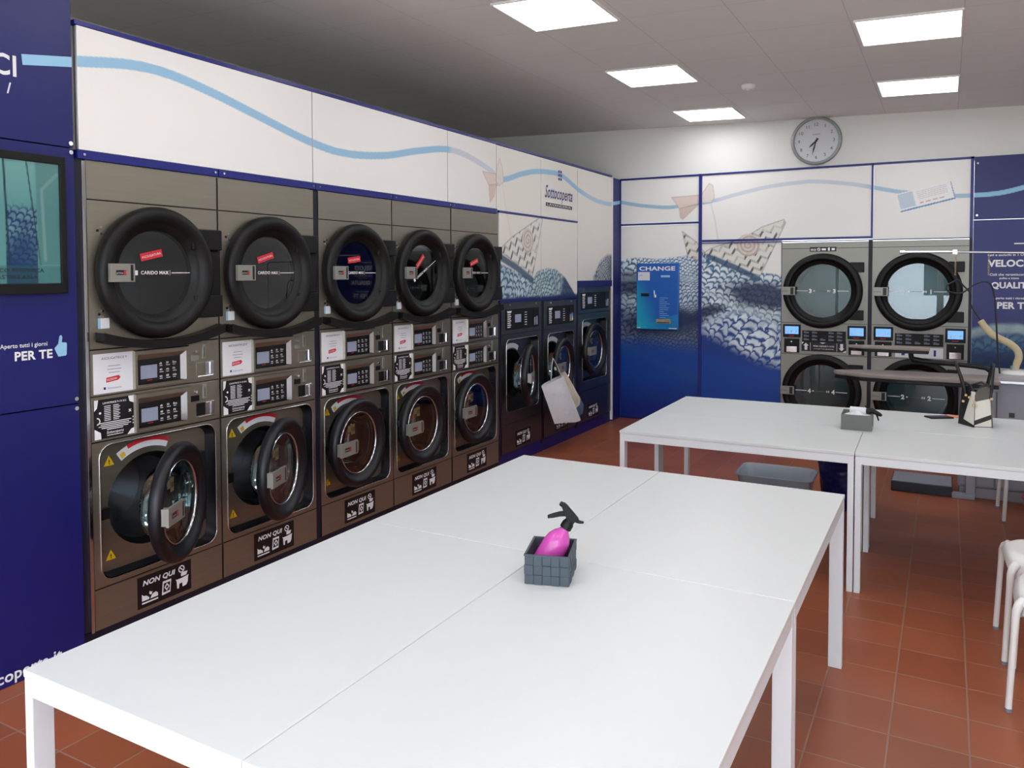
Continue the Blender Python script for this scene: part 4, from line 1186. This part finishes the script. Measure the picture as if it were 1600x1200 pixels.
# ------------------------------------------------------------------ tables
TH = .74
def table(x0, x1, y0, y1, label, group, rot=0, piv=None):
    wide = group == GA
    t = empty('white_table', (x0, y0, 0), 0, label, 'table', group)
    w, d = x1-x0, y1-y0; g = .0012
    MB().m('table').box(g, w-g, g, d-g, TH-.018, TH).build('tabletop', t, bevel=.0025)
    a = MB().m('tableleg')
    a.box(.006, w-.006, .004, .022, TH-.062, TH-.0185).box(.006, w-.006, d-.022, d-.004, TH-.062, TH-.0185).box(.004, .022, .022, d-.022, TH-.062, TH-.0185).box(w-.022, w-.004, .022, d-.022, TH-.062, TH-.0185)
    a.build('apron', t, bevel=.002)
    for sx in (0, 1):
        for sy in (0, 1):
            l = MB().m('tableleg')
            lw, ld = (.054, .032) if (sx and wide) else (.030, .052)
            a_ = .003 if sx == 0 else w-.003-lw; b_ = .003 if sy == 0 else d-.003-ld
            l.box(a_, a_+lw, b_, b_+ld, 0, TH-.019)
            l.build('leg', t, bevel=.002)
    if rot:
        p = Vector((piv[0], piv[1], 0)); Rm = Matrix.Rotation(rot, 3, 'Z'); q = Rm @ (Vector((x0, y0, 0))-p)+p
        t.location = q; t.rotation_euler.z = rot
    return t
GA = 'white tables pushed together in the foreground'; GB = 'white tables pushed together at the back'
table(1.418, 2.150, .397, 1.680, 'white table at the lower left whose near corner touches the frame edge', GA)
table(2.150, 2.962, .397, 1.680, 'white table in the bottom centre foreground, cut off by the frame', GA)
table(1.418, 2.150, 1.680, 2.927, 'white table along the washers, behind the lower left one', GA)
table(2.150, 2.962, 1.680, 2.927, 'white table behind the pink bottle, its right legs on bare tiles', GA)
r2 = .0211; pv = (2.0, 3.757)
table(1.622, 2.917, 3.765, 4.505, 'far-group white table with its legs just beyond the foreground tables', GB, r2, pv)
table(2.917, 4.212, 3.765, 4.505, 'white table at right, its near edge leaving the frame', GB, r2, pv)
table(1.622, 2.917, 4.508, 5.248, 'white table in front of the blue mural panels', GB, r2, pv)
table(2.917, 4.212, 4.508, 5.248, 'white table that carries the phone and handbag', GB, r2, pv)

# ------------------------------------------------------------------ stools
def stool(loc, rz, label, group='white stools'):
    t = empty('white_stool', loc, rz, label, 'stool', group)
    H = .46; a = .185
    n = 16; vs = []; fs = []; b = MB().m('stool')
    for i in range(n+1):
        for j in range(n+1):
            u, v = -1+2*i/n, -1+2*j/n
            x, y = a*u, a*v
            rr = max(abs(u), abs(v))
            q = (abs(u)**4+abs(v)**4)**.25
            sc = 1 if q == 0 else rr/q
            x *= sc; y *= sc
            edge = max(0, rr-.72)/.28
            corner = abs(u*v)**2
            z = H-.012*(1-u*u)*(1-v*v)-.055*edge**2*(1-.0*corner)+.0-.045*(edge**1.5)*max(0, abs(u*v)-.4)*1.6
            z += .028*edge**2*(1-min(1, abs(abs(u)-abs(v))*0+ (1-abs(u*v))*1.2)) if False else 0
            arch = .03*edge*(1-min(abs(u), abs(v))**2)
            vs.append((x, y, z+arch*.8))
    for i in range(n):
        for j in range(n):
            k = i*(n+1)+j; fs.append((k, k+n+1, k+n+2, k+1))
    b.add(vs, fs, True)
    o = b.build('seat', t)
    so = o.modifiers.new('s', 'SOLIDIFY'); so.thickness = .009; so.offset = -1
    for sx in (-1, 1):
        for sy in (-1, 1):
            k = .165
            MB().m('stool').tube([(sx*(k-.02), sy*(k-.02), H-.035), (sx*(k-.004), sy*(k-.004), H-.05), (sx*(k+.004), sy*(k+.004), H-.075), (sx*(k+.008), sy*(k+.008), H-.14), (sx*(k+.022), sy*(k+.022), .012)], [.018, .017, .015, .0125, .012], 12).m('greyprint').cyl((sx*(k+.022), sy*(k+.022), 0), (sx*(k+.022), sy*(k+.022), .014), .013, n=12).build('leg', t)
    return t
stool((3.745, 3.47, 0), .04, 'white moulded stool at the right edge, the one farther from the camera')
stool((3.76, 3.02, 0), -.10, 'white moulded stool at the lower right edge, mostly out of frame')
stool((3.86, 5.715, 0), .05, 'white stool behind the far tables, only its thin legs showing')

# ------------------------------------------------------------------ things on the near tables
bk = empty('woven_box', (2.262, 1.525, TH), math.radians(17), 'small grey woven-strap box holding the pink spray bottle', 'storage box')
wv = MB(); bw, bd, bh, th = .132, .165, .088, .004
nst = 5; nv = 3
wv.m('inside').box(-bw/2+.002, bw/2-.002, -bd/2+.002, -bd/2+.003, 0, bh-.001).box(-bw/2+.002, bw/2-.002, bd/2-.003, bd/2-.002, 0, bh-.001).box(-bw/2+.002, -bw/2+.003, -bd/2+.002, bd/2-.002, 0, bh-.001).box(bw/2-.003, bw/2-.002, -bd/2+.002, bd/2-.002, 0, bh-.001).box(-bw/2+.003, bw/2-.003, -bd/2+.003, bd/2-.003, 0, .003)
wv.build('lining', bk)
st = MB().m('greyweave')
def weave(face):
    L = bw if face in 'fb' else bd; n = 5 if face in 'fb' else 6
    for i in range(n):
        for j in range(3):
            u0, u1 = -L/2+L*i/n, -L/2+L*(i+1)/n; z0, z1 = bh*j/3, bh*(j+1)/3
            up = (i+j) % 2; o = .0035 if up else .002; g = .0006
            if up: q = (u0+g, u1-g, z0-.0, z1)
            else: q = (u0, u1, z0+g, z1-g)
            q = (q[0], q[1], max(q[2], .0005), q[3])
            if face == 'f': st.box(q[0], q[1], -bd/2-o, -bd/2+.002, q[2], q[3])
            if face == 'b': st.box(q[0], q[1], bd/2-.002, bd/2+o, q[2], q[3])
            if face == 'l': st.box(-bw/2-o, -bw/2+.002, q[0], q[1], q[2], q[3])
            if face == 'r': st.box(bw/2-.002, bw/2+o, q[0], q[1], q[2], q[3])
for fc in 'fblr': weave(fc)
st.build('woven_sides', bk, bevel=.0012)
rm = MB().m('greyweave'); e = .004
rm.box(-bw/2-e, bw/2+e, -bd/2-e, -bd/2+.003, bh-.002, bh+.003).box(-bw/2-e, bw/2+e, bd/2-.003, bd/2+e, bh-.002, bh+.003).box(-bw/2-e, -bw/2+.003, -bd/2, bd/2, bh-.002, bh+.003).box(bw/2-.003, bw/2+e, -bd/2, bd/2, bh-.002, bh+.003)
rm.build('rim', bk, bevel=.001)
# spray bottle leaning to image right
ax = (R_*.50+Vector((0, 0, .86))).normalized()
fx = R_.normalized()
sp = empty('spray_bottle', (2.262, 1.525, TH+.005), 0, 'pink plastic spray bottle with black trigger head leaning in the grey box', 'spray bottle')
base = Vector((-.028, -.005, .016))
zax = ax; yax = Vector((0, 0, 1)).cross(fx); yax = (yax-zax*yax.dot(zax)).normalized(); xax = yax.cross(zax)
T = Matrix(((xax.x, yax.x, zax.x, base.x), (xax.y, yax.y, zax.y, base.y), (xax.z, yax.z, zax.z, base.z), (0, 0, 0, 1)))
def lath(mb, prof, n=28, flat=1):
    vs = [(r*math.cos(2*PI*i/n), r*math.sin(2*PI*i/n)*flat, z) for r, z in prof for i in range(n)]
    fs = [(q*n+i, q*n+(i+1) % n, (q+1)*n+(i+1) % n, (q+1)*n+i) for q in range(len(prof)-1) for i in range(n)]
    mb.add(vs, fs, True, T=T); return mb
lath(MB().m('pink'), [(.001, 0), (.036, 0), (.041, .004), (.043, .012), (.042, .06), (.041, .085), (.037, .105), (.028, .122), (.017, .134), (.0145, .14), (.0145, .152), (.001, .153)], flat=.9).build('bottle', sp)
lath(MB().m('black'), [(.0185, .143), (.0185, .160), (.015, .168), (.011, .172), (.011, .178), (.001, .178)]).build('collar', sp)
hd = MB().m('black')
def hp(P, y0, y1, mb):
    n = len(P); vs = [T @ Vector((a, y0, b)) for a, b in P]+[T @ Vector((a, y1, b)) for a, b in P]
    mb.add([tuple(v) for v in vs], [(i, (i+1) % n, n+(i+1) % n, n+i) for i in range(n)]+[tuple(range(n-1, -1, -1)), tuple(range(n, 2*n))])
hp([(.013, .168), (-.013, .168), (-.014, .176), (-.026, .178), (-.034, .188), (-.046, .198), (-.049, .205), (-.040, .211), (-.030, .209), (-.0075, .201), (.019, .191), (.028, .184), (.015, .178)], -.012, .012, hd)
hd.cyl(T @ Vector((-.041, 0, .203)), T @ Vector((-.053, 0, .2035)), .0085, .007, n=12)
hd.build('spray_head', sp, bevel=.003)
tg = MB().m('black')
hp([(-.026, .190), (-.040, .180), (-.056, .164), (-.068, .150), (-.064, .144), (-.050, .154), (-.034, .168), (-.018, .178)], -.008, .008, tg)
hp([(.014, .184), (.028, .187), (.040, .190), (.041, .184), (.028, .177), (.014, .174)], -.005, .005, tg)
tg.build('trigger', sp, bevel=.0015)

# far box with cloth and nozzle
fb = empty('felt_box', (2.862, 4.52, TH), math.radians(2), 'dark grey box with a white cloth on the far tables', 'storage box')
b = MB().m('greyfelt')
for a in ((-.085, .085, -.10, -.095), (-.085, .085, .095, .10), (-.085, -.08, -.095, .095), (.08, .085, -.095, .095)): b.box(*a, 0, .092)
b.box(-.08, .08, -.095, .095, 0, .004)
b.build('box_sides', fb, bevel=.001)
cl = MB().m('cotton'); n = 12; vs = []; fs = []
for i in range(n+1):
    for j in range(n+1):
        u, v = i/n, j/n
        vs.append((-.077+.154*u, -.092+.184*v, .07+.035*math.sin(PI*u)**.7*math.sin(PI*v)**.7+.006*math.sin(13*u+4*v)))
for i in range(n):
    for j in range(n): k = i*(n+1)+j; fs.append((k, k+n+1, k+n+2, k+1))
cl.add(vs, fs, True)
o = cl.build('folded_cloth', None, (2.862, 4.52, TH)); so = o.modifiers.new('s', 'SOLIDIFY'); so.thickness = .06; so.offset = -1
tag(o, 'crumpled white cloth filling the dark grey box on the far table', 'cloth')
sb = empty('spray_bottle', (2.862, 4.52, TH), 0, 'spray bottle lying in the dark grey box, only its black head out', 'spray bottle')
z = .105
MB().m('cotton').cyl((-.04, 0, z), (.05, -.01, z+.002), .022, .02, n=16).build('bottle', sb)
MB().m('black').cyl((.05, -.01, z+.002), (.075, -.012, z), .017, n=14).tube([(.065, -.012, z+.02), (.075, -.012, z+.008), (.10, -.014, z-.002), (.125, -.016, z-.014), (.135, -.016, z-.02)], [.008, .017, .014, .011, .006], 10).build('spray_head', sb)
MB().m('black').tube([(.105, -.015, z-.006), (.112, -.016, z-.03), (.118, -.018, z-.05)], [.007, .005, .004], 8).tube([(.052, -.01, z+.018), (.044, -.01, z+.034)], .004, 6).build('trigger', sb)

# phone and peach cloth
ph = MB().m('black').box(-.04, .04, -.075, .075, 0, .008).m('inside').box(-.036, .036, -.068, .068, .008, .0085)
o = ph.build('mobile_phone', None, (3.292, 5.12, TH+.0005), -1.0, bevel=.002)
tag(o, 'black phone lying flat on the far table beside the handbag', 'phone')
o = MB().m('peach').box(-.055, .055, -.03, .03, 0, .006).build('folded_card', None, (3.38, 5.205, TH+.0005), -.35, bevel=.002)
tag(o, 'small peach-orange card lying between phone and handbag', 'card')

# handbag
hb = empty('handbag', (3.495, 5.0, TH), 0, 'black and white patchwork handbag standing open on the far table', 'handbag')
def P3(a, b, zz): return (a, b, zz)
# footprint corners (local): left L, near Nn, right Rr, back Bk
Lc, Nc, Rc, Bc = (-.095, -.035), (-.015, -.145), (.085, -.115), (.045, .075)
tp = {'L': (-.075, -.02), 'N': (-.010, -.095), 'R': (.075, -.07), 'B': (.03, .055)}
def quad(mb, a, b, z0, z1, a2, b2, u0, u1, v0, v1, push=0.0, nseg=6):
    vs = []
    for v in (v0, v1):
        for u in (u0, u1):
            p0 = Vector((a[0]+(b[0]-a[0])*u, a[1]+(b[1]-a[1])*u, z0)); p1 = Vector((a2[0]+(b2[0]-a2[0])*u, a2[1]+(b2[1]-a2[1])*u, z1))
            vs.append(p0*(1-v)+p1*v)
    nrm = (vs[1]-vs[0]).cross(vs[2]-vs[0]).normalized()
    vs = [p+nrm*push for p in vs]
    mb.add([tuple(p) for p in vs], [(0, 1, 3, 2)])
HB = .245
body = MB()
body.m('leatherwhite'); quad(body, Lc, Nc, 0, HB, tp['L'], tp['N'], 0, 1, 0, .86); quad(body, Nc, Rc, 0, HB, tp['N'], tp['R'], 0, 1, 0, .80)
body.m('leatherblack'); quad(body, Rc, Bc, 0, HB, tp['R'], tp['B'], 0, 1, 0, .85); quad(body, Bc, Lc, 0, HB, tp['B'], tp['L'], 0, 1, 0, .85)
body.add([(*Lc, .002), (*Nc, .002), (*Rc, .002), (*Bc, .002)], [(0, 3, 2, 1)])
ob = body.build('body', hb)
so = ob.modifiers.new('s', 'SOLIDIFY'); so.thickness = .004
pt = MB()
def tri(a, b, a2, b2, uv, mt, push=.0025):
    pt.m(mt); vs = []
    for u, v in uv:
        p0 = Vector((a[0]+(b[0]-a[0])*u, a[1]+(b[1]-a[1])*u, 0)); p1 = Vector((a2[0]+(b2[0]-a2[0])*u, a2[1]+(b2[1]-a2[1])*u, HB))
        vs.append(p0*(1-v)+p1*v)
    d = Vector((b[0]-a[0], b[1]-a[1], 0)).normalized(); nn = Vector((d.y, -d.x, .05))
    front = [p+nn*push for p in vs]; k = len(vs)
    pt.add([tuple(p) for p in vs+front], [tuple(range(k, 2*k))]+[(i, (i+1) % k, k+(i+1) % k, k+i) for i in range(k)])
tri(Lc, Nc, tp['L'], tp['N'], [(0, 0), (.28, .12), (.72, .80), (.66, .95), (.1, .98), (0, .9)], 'leatherblack')
tri(Lc, Nc, tp['L'], tp['N'], [(0, 0), (1, 0), (1, .05), (.1, .17)], 'leatherblack', .003)
tri(Nc, Rc, tp['N'], tp['R'], [(0, .05), (1, .22), (1, .33), (0, .16)], 'leatherblack')
tri(Nc, Rc, tp['N'], tp['R'], [(0, .62), (1, .72), (1, .95), (.7, 1.0), (.25, .95), (0, .78)], 'leathergrey', .004)
tri(Nc, Rc, tp['N'], tp['R'], [(.94, 0), (1, 0), (1, .72), (.92, .72)], 'leathergrey', .003)
tri(Nc, Rc, tp['N'], tp['R'], [(0, 0), (.025, 0), (.025, .62), (0, .62)], 'leatherblack', .003)
pt.build('patchwork', hb)
rmm = MB().m('leatherblack')
rmm.tube([(tp['L'][0], tp['L'][1], HB*.9), (tp['L'][0]+.015, tp['L'][1]-.015, HB*1.06), (tp['L'][0]+.04, tp['L'][1]-.04, HB*1.0), (tp['N'][0], tp['N'][1], HB*.78)], .006, 8)
rmm.tube([(tp['N'][0], tp['N'][1], HB*.78), (tp['N'][0]+.03, tp['N'][1]+.01, HB*.98), (tp['N'][0]+.06, tp['N'][1]+.02, HB*1.06), (tp['R'][0], tp['R'][1], HB*.92)], .006, 8)
rmm.tube([(tp['R'][0], tp['R'][1], HB*.92), (tp['B'][0], tp['B'][1], HB*1.04), (tp['L'][0], tp['L'][1], HB*.92)], .007, 8)
rmm.build('rim', hb)
for hh in (0, 1):
    if hh == 0: pts = [(-.055, -.06, .17), (-.062, -.06, .22), (-.082, -.055, .29), (-.105, -.045, .355), (-.118, -.03, .385), (-.112, -.01, .37), (-.09, .01, .30), (-.075, .015, .24)]
    else: pts = [(.072, -.085, .17), (.078, -.08, .23), (.082, -.07, .30), (.088, -.05, .365), (.088, -.03, .38), (.080, -.01, .36), (.068, .02, .29), (.055, .03, .22)]
    sm = [tuple(p) for p in pts]
    MB().m('leatherblack').tube(sm, .010, 8, flat=.55).build('handle', hb)
h_ = MB().m('brass')
for p in ((-.056, -.068, .185), (-.070, -.055, .145), (-.012, -.125, .155), (.078, -.095, .175), (-.038, -.085, .175)):
    h_.cyl((p[0], p[1]-.004, p[2]), (p[0]-.002, p[1]-.014, p[2]), .008, n=12)
h_.tube([(-.012+.012*math.cos(a), -.14, .132+.012*math.sin(a)) for a in [i*PI/6 for i in range(13)]], .0022, 6)
h_.build('fitting', hb)

# ------------------------------------------------------------------ under the far tables
tb = MB().m('tub'); zb, zt_ = .0, .24
o0 = rrect(-.21, .21, -.15, .15, .05, 6); o1 = rrect(-.25, .25, -.19, .19, .06, 6); i1 = rrect(-.242, .242, -.182, .182, .055, 6); i0 = rrect(-.205, .205, -.145, .145, .048, 6); lip = rrect(-.268, .268, -.208, .208, .065, 6)
def lp3(Ls, zz): return [(p[0], p[1], zz) for p in Ls]
vs = lp3(o0, 0)+lp3(o1, zt_)+lp3(lip, zt_+.002)+lp3(lip, zt_+.008)+lp3(i1, zt_+.006)+lp3(i0, .006); n = len(o0)
tb.add(vs, [(q*n+i, q*n+(i+1) % n, (q+1)*n+(i+1) % n, (q+1)*n+i) for q in range(5) for i in range(n)], True)
tb.add(lp3(i0, .006), [tuple(range(n))]).add(lp3(o0, 0), [tuple(range(n-1, -1, -1))])
tag(tb.build('plastic_tub', None, (2.27, 5.20, 0), .02), 'grey-blue plastic tub on the floor under the far tables', 'tub')
# bagged bin
bb = MB().m('bluebag'); n = 28; rings = []
prof = [(.13, 0), (.15, .02), (.16, .15), (.17, .28), (.19, .38), (.20, .42), (.18, .44), (.16, .41), (.14, .25), (.13, .04)]
vs = []
for k, (r, zz) in enumerate(prof):
    for i in range(n):
        a = 2*PI*i/n; w_ = 1+.035*math.sin(5*a+k)+.02*math.sin(11*a-2*k)
        vs.append((r*w_*math.cos(a), r*w_*math.sin(a), zz+(.01*math.sin(7*a) if k > 3 else 0)))
bb.add(vs, [(q*n+i, q*n+(i+1) % n, (q+1)*n+(i+1) % n, (q+1)*n+i) for q in range(len(prof)-1) for i in range(n)], True)
bb.add(vs[:n], [tuple(range(n-1, -1, -1))]).add(vs[-n:], [tuple(range(n))])
tag(bb.build('waste_bin', None, (2.70, 5.42, 0)), 'bin lined with a dark blue bag beside the tub under the table', 'waste bin')
# red bucket at right edge
rb = MB().m('redplastic').ring([(.11, 0), (.125, .1), (.14, .22), (.148, .225), (.148, .232), (.136, .232), (.12, .1), (.105, .006), (.001, .006)], 0, 0, 0, 32, ax='z')
rb.ring([(.11, 0), (.001, 0)], 0, 0, 0, 32, ax='z')
tag(rb.build('red_bucket', None, (3.915, 5.35, 0)), 'red plastic bucket on the floor at the right edge', 'bucket')

# ------------------------------------------------------------------ ironing station and counter
cb = empty('grey_cabinet', (3.42, 6.115, 0), 0, 'grey low cabinet with countertop at the right edge', 'cabinet')
c = MB().m('cabinet').box(0, 1.2, .01, .60, .075, .875).m('cabinet').box(.01, 1.19, .0, .5, 0, .075)
c.build('body', cb, bevel=.002)
MB().m('counter').box(-.01, 1.22, -.02, .62, .875, .915).build('countertop', cb, bevel=.003)
MB().m('chrome').box(.17, 1.2, -.026, -.02, .868, .888).build('edge_trim', cb, bevel=.002)
for i, (a, b_) in enumerate(((.015, .235), (.24, .60), (.605, .90), (.905, 1.19))):
    dd = MB().m('cabinet').box(a, b_-.004, -.008, .01, .09, .80).build('door', cb, bevel=.002)
    if i == 1: MB().m('blackprint').box(.315, .35, -.010, -.007, .62, .655).build('square_pull', dd)
ib = empty('ironing_table', (3.05, 5.89, 0), 0, 'dark ironing table with a long padded board before the pale dryers', 'ironing table')
# board outline in xy
def boardpoly(x0, x1, hw, tip):
    pts = []
    for i in range(9):
        a = PI/2+PI*i/8; pts.append((x0+tip+tip*math.cos(a), hw*.35*math.sin(a)))
    pts = pts[::1]
    return [(x0+tip*2.2, hw*.75)]+pts+[(x0+tip*2.2, -hw*.75), (x0+.45, -hw), (x1, -hw), (x1, hw), (x0+.45, hw)]
def slab(mb, poly, z0, z1, mt):
    n = len(poly); mb.m(mt)
    vs = [(p[0], p[1], z0) for p in poly]+[(p[0], p[1], z1) for p in poly]
    mb.add(vs, [(i, (i+1) % n, n+(i+1) % n, n+i) for i in range(n)]+[tuple(range(n-1, -1, -1)), tuple(range(n, 2*n))])
P = boardpoly(-.485, .61, .175, .09)
b = MB(); slab(b, P, .895, .928, 'ironcloth'); b.build('board_pad', ib, bevel=.010)
b = MB(); slab(b, [(x*.985, y*.95) for x, y in P], .868, .894, 'black'); b.build('board_base', ib, bevel=.006)
b = MB(); slab(b, [(x, y+.06) for x, y in boardpoly(-.39, .17, .075, .05)], 1.100, 1.122, 'ironcloth'); slab(b, [(x, y*.96+.06) for x, y in boardpoly(-.385, .165, .075, .05)], 1.078, 1.099, 'black'); b.build('sleeve_board', ib, bevel=.006)
MB().m('black').tube([(.045, .06, 1.08), (.048, .06, 1.05), (.06, .06, 1.03), (.12, .06, 1.02), (.30, .06, 1.01), (.46, .06, 1.0), (.53, .06, .99), (.56, .06, .965), (.56, .06, .92)], [.018, .018, .022, .022, .018, .017, .017, .017, .017], 12).build('sleeve_arm', ib)
MB().m('cabinet').box(.42, .48, .14, .19, .04, .868).build('column', ib, bevel=.004)
MB().m('kick').box(-.08, .335, .155, .50, .0, .072).m('cabinet').box(-.075, .33, .17, .495, .072, .078).box(.33, .48, .14, .19, 0, .04).build('foot', ib, bevel=.003)
rg = empty('cable_rail', (3.05, 6.32, 0), 0, 'thin chrome overhead rail with two hanging springs beside the navy slogan panel', 'rail')
rd = MB().m('chrome').tube([(-.045, 0, 1.842), (.30, 0, 1.838), (.55, 0, 1.832), (.86, 0, 1.824), (.90, 0, 1.80), (.90, 0, 1.5), (.90, 0, .916)], .009, 10)
rd.cyl((-.055, 0, 1.842), (-.02, 0, 1.842), .013, n=10).box(.31, .34, -.012, .012, 1.82, 1.855)
rd.build('rod', rg)
for x in (.33, .55):
    pts = []
    for i in range(120):
        a = i*PI/5; pts.append((x+.006*math.cos(a), .006*math.sin(a), 1.822-.165*i/119-(.0)))
    MB().m('brass').tube(pts, .0018, 5).build('hanging_spring', rg)
def px2w(u, v, y):
    r = F_+R2*((u-800)/FPX)-U2*((v-600+126.96)/FPX); C0 = Vector((3.326, -.6465, 1.6758)); t = (y-C0.y)/r.y
    return C0+r*t
def pth(L_p, y): 
    return smooth3([px2w(u, v, y) for u, v in L_p])
def smooth3(P, n=6):
    a = np.array([tuple(p) for p in P]); t = np.linspace(0, len(a)-1, (len(a)-1)*n+1); i = np.minimum(t.astype(int), len(a)-2); u = (t-i)[:, None]
    m_ = np.gradient(a, axis=0)
    return [tuple(q) for q in ((2*u**3-3*u**2+1)*a[i]+(u**3-2*u**2+u)*m_[i]+(-2*u**3+3*u**2)*a[i+1]+(u**3-u**2)*m_[i+1])]
cbm = MB().m('cable')
cbm.tube(pth([(1497, 437), (1488, 441), (1480, 446), (1479, 452), (1487, 457), (1502, 458), (1513, 451), (1524, 444), (1538, 440), (1549, 446), (1554, 466), (1556, 490), (1558, 530), (1560, 560), (1562, 584)], 6.33), .006, 8)
cbm.tube(pth([(1497, 437), (1505, 446), (1511, 452), (1517, 460), (1517, 476), (1525, 490), (1532, 500)], 6.335), .006, 8)
tag(cbm.build('power_cable'), 'thin dark cable looping from the springs above the ironing table', 'cable')
ir = empty('steam_hose', (0, 0, 0), 0, 'beige covered steam hose curving down to a white stand on the counter', 'hose')
MB().m('beige').tube(pth([(1532, 501), (1540, 512), (1551, 523), (1564, 530), (1578, 537), (1589, 547), (1592, 558), (1588, 570), (1586, 580)], 6.36), [.024]*7+[.026]*35+[.024]*7, 12).build('hose_sleeve', ir)
bp = px2w(1584, 582, 6.36)
MB().m('white').ring([(.001, .03), (.05, .028), (.085, .018), (.10, .006), (.10, 0)], bp.x+.02, bp.y, .9155, 32, ax='z').m('clockgrey').cyl((bp.x, bp.y, .93), (bp.x, bp.y, .975), .028, .022, n=16).build('stand', ir)
